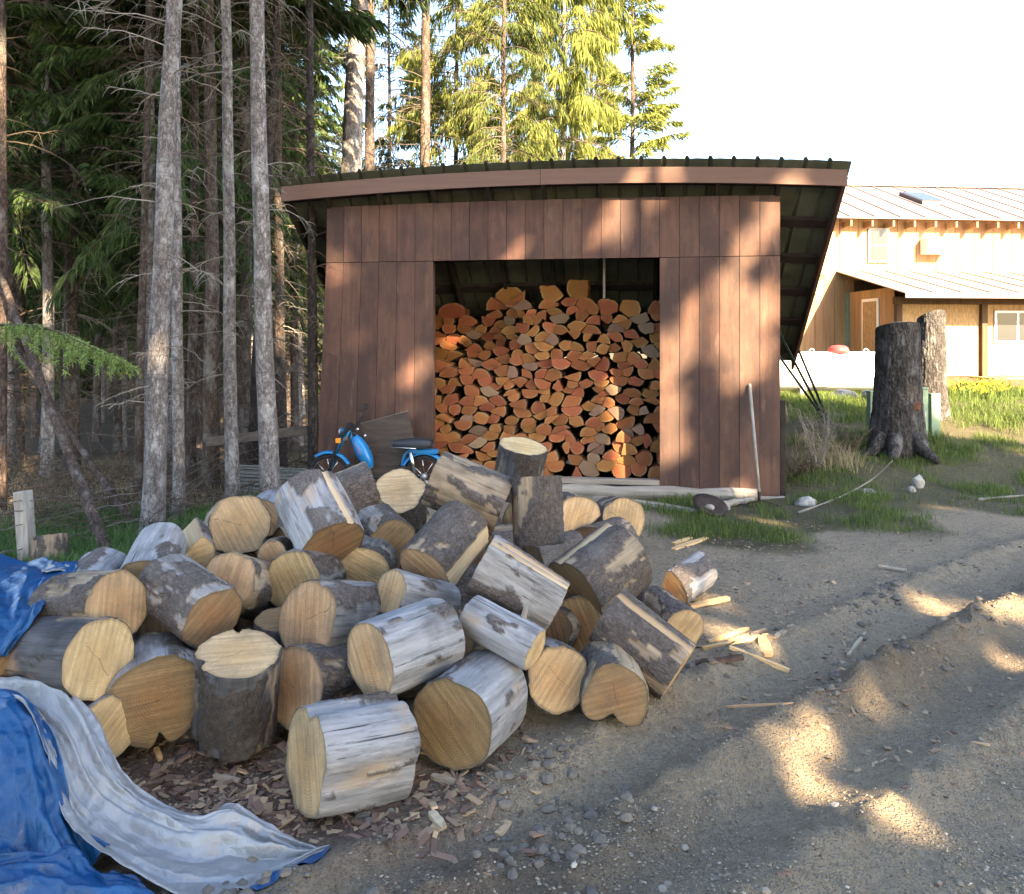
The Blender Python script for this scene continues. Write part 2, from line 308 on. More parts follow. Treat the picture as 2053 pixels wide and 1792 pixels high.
# ground
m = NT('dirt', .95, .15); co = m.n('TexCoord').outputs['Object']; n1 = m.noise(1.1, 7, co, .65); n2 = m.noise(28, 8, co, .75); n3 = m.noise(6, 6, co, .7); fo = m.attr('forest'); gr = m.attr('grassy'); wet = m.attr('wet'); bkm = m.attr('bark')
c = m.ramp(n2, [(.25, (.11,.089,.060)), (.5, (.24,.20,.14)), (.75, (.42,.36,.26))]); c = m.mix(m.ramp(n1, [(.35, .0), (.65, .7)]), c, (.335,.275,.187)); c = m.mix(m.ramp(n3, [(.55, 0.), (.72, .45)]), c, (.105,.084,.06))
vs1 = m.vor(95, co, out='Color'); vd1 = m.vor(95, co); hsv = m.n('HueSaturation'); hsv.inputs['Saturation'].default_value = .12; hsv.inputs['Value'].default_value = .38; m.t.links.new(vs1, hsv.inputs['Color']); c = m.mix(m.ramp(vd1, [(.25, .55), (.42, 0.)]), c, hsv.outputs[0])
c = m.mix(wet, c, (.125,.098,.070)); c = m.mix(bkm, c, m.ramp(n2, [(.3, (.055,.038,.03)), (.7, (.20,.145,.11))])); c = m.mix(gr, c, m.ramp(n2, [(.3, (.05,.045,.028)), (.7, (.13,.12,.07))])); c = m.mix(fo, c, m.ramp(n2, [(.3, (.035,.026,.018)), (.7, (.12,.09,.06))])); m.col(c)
m.bump(m.math('ADD', m.math('MULTIPLY', n2, 1.), m.math('MULTIPLY', m.ramp(vd1, [(.2, 1.), (.45, 0.)]), .35)), 1.0, .03); M['dirt'] = m.m
m = NT('gravel', .9, .2); t = m.attr('tint'); c = m.ramp(t, [(0., (.09,.085,.08)), (.4, (.19,.165,.125)), (.85, (.30,.265,.205)), (1., (.45,.42,.36))]); m.col(c); M['gravel'] = m.m
m = NT('chips', .9, .15); t = m.attr('tint'); m.col(m.ramp(t, [(0., (.075,.048,.038)), (.5, (.19,.125,.095)), (.85, (.24,.18,.12)), (1., (.42,.31,.19))])); M['chips'] = m.m
# tarp
def tarpm(name, a, b, rough):
    m = NT(name, rough, .5); n1 = m.noise(4, 6, m.coord(), .65); v = m.vor(9, m.coord(), 'DISTANCE_TO_EDGE'); n2 = m.noise(16, 5, m.coord(), .7, 1.2); m.col(m.ramp(n1, [(.3, a), (.7, b)])); m.bump(m.math('ADD', m.math('MULTIPLY', m.ramp(v, [(0., 0.), (.25, 1.)]), .6), n2), .5, .012); M[name] = m.m
tarpm('tarp_blue', (.003,.036,.115), (.006,.070,.20), .32); tarpm('tarp_silver', (.25,.258,.265), (.29,.298,.305), .36); M['tarp_silver'].node_tree.nodes['Principled BSDF'].inputs['Metallic'].default_value = .35
# ---------------------------------------------------------------- ground
RUTS = [np.array([(-4.,-.61),(.34,2.42),(2.53,3.95),(4.4,5.4),(7.5,7.2),(14.,9.)]), np.array([(-3.4,-.4),(-.26,2.33),(1.02,3.45),(3.57,5.56),(6.3,7.35),(13.,10.)])]
def polydist(x, y, L):
    best = np.full(np.shape(x), 1e9); sg = np.zeros(np.shape(x))
    for (x0, y0), (x1, y1) in zip(L[:-1], L[1:]):
        dx, dy = x1-x0, y1-y0; l = math.hypot(dx, dy); t = np.clip(((x-x0)*dx+(y-y0)*dy)/l**2, 0, 1); d = np.hypot(x-x0-t*dx, y-y0-t*dy); s = np.sign((x-x0)*dy-(y-y0)*dx)
        m = d < best; best = np.where(m, d, best); sg = np.where(m, s, sg)
    return best*sg
def gz(x, y, fine=True):
    x = np.asarray(x, float); y = np.asarray(y, float); z = -.07*sm(y, 5.5, 7.3)*(1-sm(x, 2.4, 3.4))-.09*(1-sm(y, 2.6, 3.7))
    z = z-.24*sm(-x, 1.7, 4.0)*sm(y, 3.8, 6.3)-1.0*sm(y, 8.8, 26)*sm(-x, -1, 6)
    z = z+np.clip(.165*(y-8.5-.25*np.sin(x*1.3)), 0, .62)*sm(x, 2.55, 3.4)*(1-.6*sm(y, 14.6, 17))
    if fine:
        P = np.stack([x, y, np.zeros_like(x)], -1); z = z+.05*(fbm(P*.9, 3, 3)-.5)+.030*(fbm(P*5, 3, 5)-.5)*(1+2*sm(y, 8.3, 9.5))+.030*np.clip(fbm(P*16, 3, 15)-.48, 0, 1)*(1-sm(y, 6, 9))*sm(fbm(P*1.1, 2, 16), .35, .6)
        near = 1-sm(y, 9, 14)
        for k, L in enumerate(RUTS):
            s = polydist(x, y, L)+.06*(fbm(P*2.2+k*9, 2, 8)-.5); cl = fbm(P*11+k*5, 3, 9+k)
            z = z+near*(-(.05 if k == 0 else .045)*np.exp(-(s/.14)**2)+(.032+.10*np.clip(cl-.42, 0, 1))*(np.exp(-((s-.27)/.10)**2)+(.9 if k else 1.2)*np.exp(-((s+.27)/.10)**2)))
    return z
def axis(lo, hi, st, far0, far1, g=1.25):
    c = list(np.arange(lo, hi, st)); a = lo; s = st; L = []
    while a > far0: s *= g; a -= s; L.append(a)
    b = c[-1]; s = st; U = []
    while b < far1: s *= g; b += s; U.append(b)
    return np.array(L[::-1]+c+U)
xs = axis(-3.4, 4.4, .024, -900, 900); ys = axis(1.9, 8.6, .026, -80, 1500, 1.16)
GX, GY = np.meshgrid(xs, ys); GZ = gz(GX, GY); nx, ny = len(xs), len(ys)
idx = np.arange(nx*ny).reshape(ny, nx); Fq = np.stack([idx[:-1,:-1], idx[:-1,1:], idx[1:,1:], idx[1:,:-1]], -1).reshape(-1, 4)
gxx, gyy = GX.ravel(), GY.ravel(); Pn = np.stack([gxx, gyy, 0*gxx], 1); nz = fbm(Pn*1.3, 4, 21)-.5
def grassmask(x, y):
    n = fbm(np.stack([x*1.5, y*1.5, 0*x], -1), 3, 31)-.5
    edge = 6.15+np.clip(1.3-x, 0, 3)*.7+.40*np.clip(x-1.9, 0, 9)       # grass begins behind this line, right of the pile
    return sm(y+n*1.9-edge, -.25, .45)*sm(x+n, .95, 1.5)
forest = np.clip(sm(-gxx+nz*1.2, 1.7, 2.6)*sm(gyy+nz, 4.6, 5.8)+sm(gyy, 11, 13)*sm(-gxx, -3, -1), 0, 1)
grassy = grassmask(gxx, gyy); wet = np.clip(np.exp(-((polydist(gxx, gyy, RUTS[0])+.10)/.30)**2)*(.3+1.2*nz)+.25*np.exp(-((polydist(gxx, gyy, RUTS[1])-.2)/.2)**2), 0, .85)
barkm = np.clip(np.exp(-(((gxx+.95)/.85)**2+((gyy-2.75)/.5)**2))*1.3+nz*.8, 0, 1)*sm(-gxx, -.1, .2)
tag(obj('ground', np.stack([gxx, gyy, GZ.ravel()], 1), Fq, M['dirt'], smooth=True, attrs=dict(forest=forest, grassy=grassy, wet=wet, bark=barkm)), kind='structure')

# ---------------------------------------------------------------- wood shed
SO = np.array([-2.0687, 8.9308, 0.]); SA = -.14786; sca, ssa = math.cos(SA), math.sin(SA)
def s2w(X, Y, Z): return np.array([SO[0]+X*sca-Y*ssa, SO[1]+X*ssa+Y*sca, Z])
def wallpt(px, py, Y=0.):                              # photo pixel -> point on the shed's front plane
    w = np.array([(px-CX)/F, 1., -(py-HY)/F]); n = np.array([-ssa, sca]); t = (SO[:2]@n+Y)/(w[:2]@n)
    return np.array([0, 0, EYE])+w*t
shed = thing('wood_shed', 'brown stained plywood firewood shed with open front bay and sloping metal roof', 'shed', SO, SA)
SL, RZ0, RY0 = .74, 3.277, -.17                        # roof slope, height of its front edge
def roofz(Y, X=None): return RZ0-SL*(Y-RY0)+(0. if X is None else bow(X))
def bow(X): return .105*(1-((X-2.5)/3.0)**2)           # the roof's front edge is arched
def skew(P):                                           # the left corner leans out towards its foot
    P = np.array(P, float); k = np.clip(1-P[:, 0]/1.22, 0, 1)*(P[:, 0] < 1.23); P[:, 0] -= .125*k*np.clip(1-P[:, 2]/2.6, 0, 1); return P
def board(x0, x1, z0, z1, y=-.014, t=.014):
    b = MB().box((x0+.002, y+rng.normal()*.0008, z0), (x1-.002, y+t, z1)); V, Fc = b.arr()
    o = obj('siding_board', skew(V), Fc, M['stain'], shed); bv = o.modifiers.new('b', 'BEVEL'); bv.width = .002; bv.segments = 1
w8 = 1.22/6
for i in range(6): board(i*w8, (i+1)*w8, -.01, 2.437); board(3.66+i*w8, 3.66+(i+1)*w8, -.03, 2.437)
for i in range(24): board(i*w8, (i+1)*w8, 2.443, 3.05+.3*bow((i+.5)*w8))
for x0, x1, z0, z1 in ((.01,1.2,0,3.0),(3.68,4.87,0,3.0),(1.2,3.68,2.46,3.0)):
    V, Fc = MB().box((x0, .001, z0), (x1, .012, z1)).arr(); obj('groove_shade_backing', skew(V), Fc, M['dark_timber'], shed)  # dark sheet behind the boards, so their grooves read as shaded recesses
MB().box((1.165,.013,.0),(1.215,.10,2.44)).build('jamb', M['stain'], shed); MB().box((3.665,.013,.0),(3.715,.10,2.44)).build('jamb', M['stain'], shed)
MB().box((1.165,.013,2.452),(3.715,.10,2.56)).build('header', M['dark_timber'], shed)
DEP = 2.2
for X, sgn in ((0.0, -1), (4.88, 1)):                   # side walls follow the roof
    a, b = (X-.02, X-.004) if sgn > 0 else (X+.004, X+.02); P = []
    for x in (a, b): P += [(x,.014,-.03),(x,DEP,-.03),(x,DEP,roofz(DEP)-.19),(x,.014,3.04)]
    Fc = [(0,1,2,3),(7,6,5,4),(0,4,5,1),(1,5,6,2),(2,6,7,3),(3,7,4,0)]
    V = np.array(P); 
    if sgn < 0: V[:, 0] += -.125*np.clip(1-V[:, 2]/2.6, 0, 1)
    obj('side_wall', V, Fc, M['stain'], shed)
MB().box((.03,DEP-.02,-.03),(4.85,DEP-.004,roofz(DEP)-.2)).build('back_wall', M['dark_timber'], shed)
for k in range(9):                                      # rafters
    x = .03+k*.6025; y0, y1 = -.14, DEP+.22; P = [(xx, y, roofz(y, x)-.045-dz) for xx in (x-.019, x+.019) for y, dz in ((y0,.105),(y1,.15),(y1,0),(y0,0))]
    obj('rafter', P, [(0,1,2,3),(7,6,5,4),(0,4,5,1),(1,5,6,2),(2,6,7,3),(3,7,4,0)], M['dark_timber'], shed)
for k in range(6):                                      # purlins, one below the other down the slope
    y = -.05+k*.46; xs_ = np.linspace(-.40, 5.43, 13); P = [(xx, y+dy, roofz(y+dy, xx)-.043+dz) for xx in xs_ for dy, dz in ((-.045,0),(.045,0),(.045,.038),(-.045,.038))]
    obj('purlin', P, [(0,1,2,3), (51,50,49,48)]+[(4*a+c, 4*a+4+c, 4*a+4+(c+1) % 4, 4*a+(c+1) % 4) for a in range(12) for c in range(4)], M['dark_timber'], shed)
for a, b in ((-.452, 2.42), (2.424, 5.487)):
    xs_ = np.linspace(a, b, 9); P = [(xx, y, z+bow(xx)) for xx in xs_ for y, z in ((-.205,3.100),(-.170,3.100),(-.170,3.262),(-.205,3.262))]
    obj('fascia', P, [(0,1,2,3), (35,34,33,32)]+[(4*q+c, 4*q+4+c, 4*q+4+(c+1) % 4, 4*q+(c+1) % 4) for q in range(8) for c in range(4)], M['fascia'], shed)
for x in (-.452, 5.452):                                # sloping boards at the roof's two ends
    P = [(xx, y, roofz(y, x)-dz) for xx in (x, x+.035) for y, dz in ((-.168,.155),(2.44,.155),(2.44,.004),(-.168,.004))]
    obj('rake_board', P, [(0,1,2,3),(7,6,5,4),(0,4,5,1),(1,5,6,2),(2,6,7,3),(3,7,4,0)], M['stain'] if x > 0 else M['dark_timber'], shed)
pan = 26; rw = (5.52+.49)/pan                           # ribbed roof sheets
for s0, s1 in ((0,4),(4,8),(8,12),(12,16),(16,20),(20,24),(24,26)):
    prof = []
    for i in range(s0, s1):
        x = -.49+i*rw; prof += [(x, 0), (x+.012, .030), (x+.036, .030), (x+.052, 0), (x+.12, .004)]
    prof.append((-.49+s1*rw, 0)); ysn = (-.245, 1.1, 2.50); n = len(prof)
    wob = rng.normal(0, .002, n)
    V = [(x, y+(wob[j] if y < 0 else 0), roofz(y, x)+h+dz+.002) for dz in (0, .0035) for y in ysn for j, (x, h) in enumerate(prof)]; Fc = []
    for l in range(2):
        for r in range(2):
            for j in range(n-1): q = [(l*3+r)*n+j, (l*3+r)*n+j+1, (l*3+r+1)*n+j+1, (l*3+r+1)*n+j]; Fc.append(q if l else q[::-1])
    for j in range(n-1): Fc.append([j, j+1, 3*n+j+1, 3*n+j]); Fc.append([2*n+j+1, 2*n+j, 5*n+j, 5*n+j+1])
    Fc.append([0, 3*n, 4*n, n]); Fc.append([n, 4*n, 5*n, 2*n])
    obj('roof_panel', V, Fc, M['roof_metal'], shed)
MB().beam((4.915,.06,-.06),(4.915,.06,.95),.05,.06,(0,1,0)).build('corner_post', M['dark_timber'], shed)
MB().box((1.22,-.02,.045),(3.66,.10,.10)).build('sill_plank', M['grey_timber'], shed, bevel=.006)
MB().box((3.05,.55,2.05),(3.075,.575,2.75)).build('hanging_stick', M['grey_timber'], shed)
pth = [(.3+i*.29, -.02+.02*math.sin(i*1.7), -.035+.012*math.sin(i*2.3)) for i in range(16)]
MB().tube(pth, .075, 14).build('sill_log', M['grey_timber'], shed, smooth=True)
MB().box((3.0,-.03,-.13),(4.93,.06,-.035)).build('sill_beam', M['grey_timber'], shed, bevel=.01)

# ---------------------------------------------------------------- split firewood stacked in the bay
def clip(poly, p, n):                                   # keep the side where (q-p).n < 0
    out = []
    for i in range(len(poly)):
        a, b = poly[i], poly[(i+1) % len(poly)]; da = (a-p)@n; db = (b-p)@n
        if da < 0: out.append(a)
        if da*db < 0: out.append(a+(b-a)*da/(da-db))
    return out
sites = []; row = 0; z = .15
while z < 2.42:
    x = 1.02+(row % 2)*.10
    while x < 3.92:
        zz = z+rng.normal()*.026; xx = x+rng.normal()*.04; top = 2.02+.10*math.sin(xx*3.1+.6)+.05*math.sin(xx*7.7)
        if zz < top+rng.normal()*.03: sites.append((xx, zz))
        x += rng.uniform(.125, .235)
    z += .104; row += 1
sites = np.array(sites); asp = np.array([1., 1.75]); q = sites*asp
SPLIT_LABEL = 'split firewood piece with reddish cut face stacked in the open shed bay'
for i, (sx, sz) in enumerate(sites):
    poly = [np.array(v, float) for v in ((-.17,-.15),(.17,-.15),(.17,.15),(-.17,.15))]; ctr = q[i]; poly = [p*asp for p in poly]
    for j in np.argsort(((q-ctr)**2).sum(1))[1:14]:
        dlt = q[j]-ctr; poly = clip(poly, dlt*.5, dlt)
    poly = np.array(poly)/asp
    if rng.random() < .12: poly = np.array(clip(list(poly), np.array([0, 0])+(cc := poly.mean(0))+(dd := np.array([math.cos(tt := rng.uniform(0, 6.28)), math.sin(tt)]))*rng.uniform(.01, .05), dd))
    # one or two faces are the round outside of the trunk: trim with a big circle
    k = 2 if rng.random() < .07 else 1; th = rng.uniform(0, 2*math.pi) if rng.random() < .45 else rng.choice([1.57, -1.57])+rng.normal()*.5; rr = 0.
    pts = []
    for a in range(len(poly)):
        A, B = poly[a], poly[(a+1) % len(poly)]; L = np.linalg.norm(B-A); nseg = max(1, int(L/.022))
        for s in range(nseg): pts.append(A+(B-A)*s/nseg)
    pts = np.array(pts); off = np.array([math.cos(th), math.sin(th)])*(rng.uniform(.05, .10) if k == 1 else 0.); rel = pts+off; rr = np.quantile(np.linalg.norm(rel, axis=1), .62 if k == 1 else .35)
    dist = np.linalg.norm(rel, axis=1); onarc = dist > rr*.985; rel = np.where((dist > rr)[:, None], rel*(rr/np.maximum(dist, 1e-6))[:, None], rel); pts = (rel-off)*.975
    pts = pts*(1+.02*rng.normal(size=(len(pts), 1))); keep = [0]
    for a in range(1, len(pts)):
        if np.linalg.norm(pts[a]-pts[keep[-1]]) > .008: keep.append(a)
    pts = pts[keep]; onarc = onarc[keep]; n = len(pts)
    if n < 4: continue
    c = pts.mean(0); inner = c+(pts-c)*.72; rot = rng.normal()*.05; D = rng.uniform(.34, .42)
    Yf = .40+.19*sz+.40*sm(sz, 1.15, 1.5)*sm(2.15-sx, -.1, .5)+.10*sm(sz, 1.75, 2.1)+rng.normal()*.028
    tl = rng.normal(0, .05, 2)
    V = [(c[0], tl@c*0-.004, c[1])]+[(p[0], (p-c)@tl-.002*rng.random(), p[1]) for p in inner]+[(p[0], (p-c)@tl, p[1]) for p in pts]+[(p[0], D, p[1]) for p in pts]
    rad = [0.]+[.62 if o_ else .25 for o_ in onarc]+[1. if o_ else .55 for o_ in onarc]+[1.]*n; Fc = []; mi = []
    for a in range(n):
        b = (a+1) % n; Fc.append((0, 1+a, 1+b)); mi.append(0); Fc.append((1+a, 1+n+a, 1+n+b, 1+b)); mi.append(0); Fc.append((1+n+a, 1+2*n+a, 1+2*n+b, 1+n+b)); mi.append(1 if onarc[a] and onarc[b] else 0)
    Fc.append([1+2*n+a for a in range(n)]); mi.append(0)
    me = mesh('split_log', V, Fc, [M['split_face'], M['split_bark']], mi=mi, attrs=dict(rad=rad))
    w = s2w(sx, Yf, sz); o = link('split_log', me, None, w, (0, rot, SA+rng.normal()*.04)); tag(o, SPLIT_LABEL, 'firewood', 'split firewood stacked in the shed')
NSPLIT = len(sites)
# the rest of the stack behind and beside the pieces one can see
mb = MB()
for k in range(360):
    x = rng.uniform(.15, 4.7); y = rng.uniform(1.15, 1.8); zmax = min(1.95, roofz(y)-.4); zz = rng.uniform(.1, zmax)
    p = s2w(x, y, zz); mb.tube([p, p+np.array([-ssa, sca, 0])*.36], rng.uniform(.055, .085), 6)
mb.build('rear_firewood', M['split_bark']); tag(bpy.data.objects['rear_firewood'], 'dim mass of split firewood filling the back of the shed', 'firewood', kind='stuff')
# ---------------------------------------------------------------- the heap of sawn rounds
def ray_plane(px, py, p, n):
    w = np.array([(px-CX)/F, 1., -(py-HY)/F]); C = np.array([0, 0, EYE]); return C+w*(((p-C)@n)/(w@n))
def log_round(label, near, d, dia, far, L=.42, kind='mixed', bare=.5, cut='cut_tan', notch=(), strip=(), half=None, name='log_round', stub=None, flare=0., seed=None, fk=1.0, group='sawn log rounds in the heap', cat='log', back=False):
    s = int(near[0]*7+near[1]*13) if seed is None else seed; rg = np.random.default_rng(s)
    L *= .86; a = at(*near, d); w = np.array([(far[0]-CX)/F, 1., -(far[1]-HY)/F]); C = np.array([0, 0, EYE]); e = C-a
    A = w@w; B = 2*w@e; Cc = e@e-L*L; disc = B*B-4*A*Cc; rt = math.sqrt(max(disc, 0.)); d2 = (-B+(rt if not back else -rt))/(2*A); b = C+w*d2
    ez = a-b; L = np.linalg.norm(ez); ez /= L; tc = C-(a+b)/2; tc -= ez*(tc@ez); tc /= np.linalg.norm(tc); ex = tc; ey = np.cross(ez, ex)
    ctr = (a+b)/2; R0 = dia/2/F*d; NT_, NZ = 84, 46
    zlow = min(a[2], b[2])-R0*math.sqrt(max(0., 1-ez[2]**2))      # rest the lowest ones on the dirt
    g0 = float(gz(ctr[0], ctr[1]))
    if zlow < g0-.035: ctr = ctr+np.array([0, 0, g0-.035-zlow])
    root = thing(name, label, cat, (0,0,0), 0, group); frame_to(root, ex, ey, ez, ctr)
    th = 2*np.pi*np.arange(NT_)/NT_
    def prof(th, z):
        P = np.stack([np.cos(th)*1.4+s*.37, np.sin(th)*1.4, z*2.0+0*th], -1); r = 1+.26*(fbm(P, 2, 1)-.5)
        for (npx, npy, dep, wid) in notch:
            q = ray_plane(npx, npy, a, ez)-a; t0 = math.atan2(q@ey, q@ex); dl = np.angle(np.exp(1j*(th-t0))); r = r*(1-dep*np.exp(-(dl/wid)**2))
        if half is not None:                            # split log: keep what lies on one side of a flat face
            t0 = R(half[0]); c = np.cos(th-t0); lim = np.where(c > .02, half[1]/np.maximum(c, .02), 9.); r = np.minimum(r, lim)
        return r
    zs = np.linspace(-L/2, L/2, NZ); TH, Z = np.meshgrid(th, zs); r = prof(TH, Z)*(fk+(1-fk)*(Z/L+.5)+flare*np.clip(-Z/L*2, 0, 1)**2)
    st = np.zeros_like(r); flat = np.zeros_like(r)
    if half is not None: c = np.cos(TH-R(half[0])); flat = (c > .02)*(half[1]/np.maximum(c, .02) < .97); st = np.maximum(st, flat*1.)
    for ang, wid, dep in strip:                         # torn strip along the length; angle from the viewer's side of the log
        dl = np.abs(np.angle(np.exp(1j*(TH-R(ang)))))+.05*(fbm(np.stack([TH*0+ang, TH*0, Z*18], -1), 2, 4)-.5); m = sm(R(wid)-dl, -.015, .015); st = np.maximum(st, m); r = r*(1-dep*m)
    Pb = np.stack([np.cos(TH)*R0*11+s, np.sin(TH)*R0*11, Z*4.5], -1); nb = fbm(Pb, 4, 2); edge = fbm(np.stack([np.cos(TH)*R0*40, np.sin(TH)*R0*40+s, Z*18], -1), 3, 6)
    thr = np.quantile(nb, bare) if 0 < bare < 1 else (-1 if bare <= 0 else 9); bk = sm(nb+.16*(edge-.5)-thr, -.008, .008)*(1-st)
    fine = fbm(np.stack([np.cos(TH)*R0*70, np.sin(TH)*R0*70, Z*40+s], -1), 3, 7)-.5
    rr = R0*r+bk*(.0055+.011*fine)+(1-bk)*.0025*fine; rr[0] -= .003; rr[-1] -= .003; Z[0] += .010*(edge[0]-.5)+.006*fine[0]; Z[-1] += .010*(edge[-1]-.5)+.006*fine[-1]
    V = np.stack([rr*np.cos(TH), rr*np.sin(TH), Z], -1).reshape(-1, 3); idx = np.arange(NT_*NZ).reshape(NZ, NT_); nx_ = np.roll(idx, -1, 1)
    Fq = np.stack([idx[:-1], nx_[:-1], nx_[1:], idx[1:]], -1).reshape(-1, 4)
    obj('bark', V, Fq, M[kind], root, smooth=True, attrs=dict(bk=bk.ravel(), st=st.ravel()))
    for row, zz, sg in ((NZ-1, L/2-.0015, 1), (0, -L/2+.0015, -1)):
        rb = rr[row]*.992; NR = 12; V = []; rad = []; tlt = rg.normal(0, .02, 2)
        for k in range(NR+1):
            f = k/NR; x = rb*f*np.cos(th); y = rb*f*np.sin(th); V.append(np.stack([x, y, zz+(x*tlt[0]+y*tlt[1])*(f < .97)*.25+.002*(fbm(np.stack([x*30, y*30, 0*x+s], -1), 2, 3)-.5)*(f < .97)], -1)); rad += [f]*NT_
        V = np.concatenate(V); idx = np.arange(NT_*(NR+1)).reshape(NR+1, NT_); nx_ = np.roll(idx, -1, 1); Fq = np.stack([idx[:-1], nx_[:-1], nx_[1:], idx[1:]], -1).reshape(-1, 4)
        if sg < 0: Fq = Fq[:, ::-1]
        obj('cut_face', V, np.ascontiguousarray(Fq), M[cut], root, smooth=True, attrs=dict(rad=rad))
    if stub:
        p = ray_plane(*stub[:2], ctr, -np.array([0, 1., 0])*1.); q = ray_plane(*stub[2:], ctr, -np.array([0, 1., 0])); Mi = np.stack([ex, ey, ez]); p, q = Mi@(p-ctr), Mi@(q-ctr)
        MB().tube(catmull([p, (p+q)/2+(.004, .006, 0), q], 6), np.linspace(.020, .009, 6), 8).build('branch_stub', M['twig_pale'], root, smooth=True)
    return root
LG = log_round
LG('silver log round at the very front of the heap, left face notched at the top', (612,1528), 2.72, 206, (792,1492), .40, 'silver', .86, 'cut_tan', notch=[(622,1432,.20,.16)])
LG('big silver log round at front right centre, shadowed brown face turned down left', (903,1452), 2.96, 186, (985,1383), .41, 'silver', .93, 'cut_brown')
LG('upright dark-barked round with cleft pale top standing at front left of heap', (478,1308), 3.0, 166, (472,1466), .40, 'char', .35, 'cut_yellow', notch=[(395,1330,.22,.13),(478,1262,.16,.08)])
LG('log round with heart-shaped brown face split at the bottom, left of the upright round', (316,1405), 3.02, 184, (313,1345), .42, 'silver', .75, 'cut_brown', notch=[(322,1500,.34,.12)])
LG('small yellow-faced log round on the ground beside the silver tarp', (213,1466), 2.92, 128, (150,1430), .40, 'mixed', .6, 'cut_yellow')
LG('charred black log with pale cracked face resting above the silver tarp', (200,1322), 2.96, 160, (75,1312), .44, 'char', .95, 'cut_yellow')
LG('brown-barked log with round tan face just right of the upper blue tarp', (237,1215), 3.18, 142, (118,1222), .42, 'barky', .45, 'cut_tan', notch=[(270,1285,.07,.3)])
LG('pale peeled log half hidden behind the log beside the blue tarp', (150,1205), 3.5, 110, (212,1146), .40, 'silver', .6, 'cut_tan')
LG('silver log standing on a slant at the left rear, no face showing', (285,1172), 3.55, 108, (326,1092), .44, 'silver', .93, 'cut_tan')
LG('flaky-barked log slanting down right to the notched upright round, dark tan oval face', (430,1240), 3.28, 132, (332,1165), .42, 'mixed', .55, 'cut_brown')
LG('log with flaking bark and tall tan oval face in left middle of heap', (456,1168), 3.62, 122, (525,1185), .40, 'barky', .5, 'cut_tan')
LG('round with full pale sunburst face at the left rear top of the heap', (482,1052), 4.3, 119, (463,1062), .42, 'barky', .3, 'cut_yellow')
LG('silver log peeking out behind the pale sunburst-faced round', (520,1040), 4.75, 82, (545,1018), .40, 'silver', .9, 'cut_tan')
LG('large silver log tipped face down with a torn pale strip down its right side', (668,1097), 3.85, 136, (616,990), .43, 'silver', .72, 'cut_brown', strip=[(-48,7,.05)])
LG('brown log with narrow bright face in front of the blue moped tank', (752,978), 4.6, 108, (632,1026), .40, 'barky', .15, 'cut_yellow')
LG('tilted round with broad pale oval top below the moped seat', (800,983), 5.0, 104, (803,1046), .40, 'char', .1, 'cut_yellow')
LG('bark-covered log with tan face behind the sunlit round in mid heap', (788,1091), 4.25, 100, (742,1044), .42, 'mixed', .5, 'cut_tan')
LG('round whose half-hidden orange face catches the sun in the middle of the heap', (727,1156), 3.95, 108, (748,1118), .40, 'mixed', .5, 'cut_yellow')
LG('round with irregular tan face, right edge sunlit, above the big silver-barked face', (588,1166), 3.72, 124, (655,1132), .42, 'mixed', .7, 'cut_tan', flare=-.08)
LG('thin slab of log wedged beside the irregular tan-faced round', (545,1117), 3.95, 62, (560,1108), .14, 'barky', .5, 'cut_tan', name='log_slab', notch=[(540,1132,.35,.3)])
LG('log with large round tan face pointing left, centre of the heap', (615,1241), 3.32, 150, (728,1236), .42, 'mixed', .62, 'cut_tan')
LG('rough-barked log on the ground with tall narrow face, under the centre log', (588,1397), 3.12, 158, (722,1382), .42, 'barky', .1, 'cut_tan')
LG('clean silver log in the heap centre tilted up to the right', (741,1325), 3.02, 156, (882,1268), .42, 'silver', .93, 'cut_tan')
LG('smaller silver log with a knot and ragged right end above the clean silver log', (782,1184), 3.5, 90, (888,1210), .40, 'silver', .9, 'cut_tan', flare=.12)
LG('brown-barked log leaning right with a torn pale patch near its upper end', (852,1150), 3.8, 124, (934,1054), .42, 'barky', .06, 'cut_tan', strip=[(-52,22,.02)])
LG('broad pale peeled log lying slanted on top of the heap in front of the shed', (868,956), 4.4, 116, (1008,1017), .44, 'barky', .62, 'cut_tan')
LG('upright round with slanting pale top standing highest at the back of the heap', (1050,893), 5.2, 100, (1032,990), .40, 'char', .4, 'cut_yellow')
LG('stubby barked round on end in front of the firewood stack', (1079,1090), 4.3, 101, (1073,955), .40, 'barky', .38, 'cut_brown')
LG('split half round with ragged pale face behind the stubby upright round', (1160,1040), 5.3, 92, (1130,1030), .35, 'barky', .3, 'cut_yellow', half=(150,.6), name='split_log_half')
LG('round with clean yellow face at the rear right, nearest the shed doorway sill', (1251,1042), 5.9, 88, (1224,1036), .40, 'barky', .2, 'cut_yellow')
LG('largest rough-barked log at the right of the heap, dark face down left', (1150,1190), 3.9, 152, (1252,1112), .43, 'barky', .14, 'cut_brown', strip=[(66,6,.05)])
LG('log with blue-grey bare side and long torn stripe slanting down right', (1115,1218), 3.55, 108, (962,1128), .42, 'mixed', .72, 'cut_yellow', strip=[(-50,5,.05),(-62,3,.02)], fk=1.15)
LG('slim silver log with a broken branch stub near its right end', (1075,1303), 3.2, 82, (942,1230), .38, 'silver', .93, 'cut_yellow', stub=(1046,1264,1056,1212))
LG('round-faced dark-rimmed log on the ground right of the big silver round', (1120,1373), 3.26, 128, (1082,1346), .40, 'mixed', .5, 'cut_tan')
LG('short log with an arched hollow under its face at the front right', (1234,1425), 3.18, 136, (1216,1362), .36, 'barky', .4, 'cut_brown', notch=[(1225,1490,.55,.50)])
LG('thick slanting log at the right end with a long white torn strip', (1362,1345), 3.42, 124, (1218,1232), .44, 'barky', .2, 'cut_yellow', strip=[(-44,6,.06)])
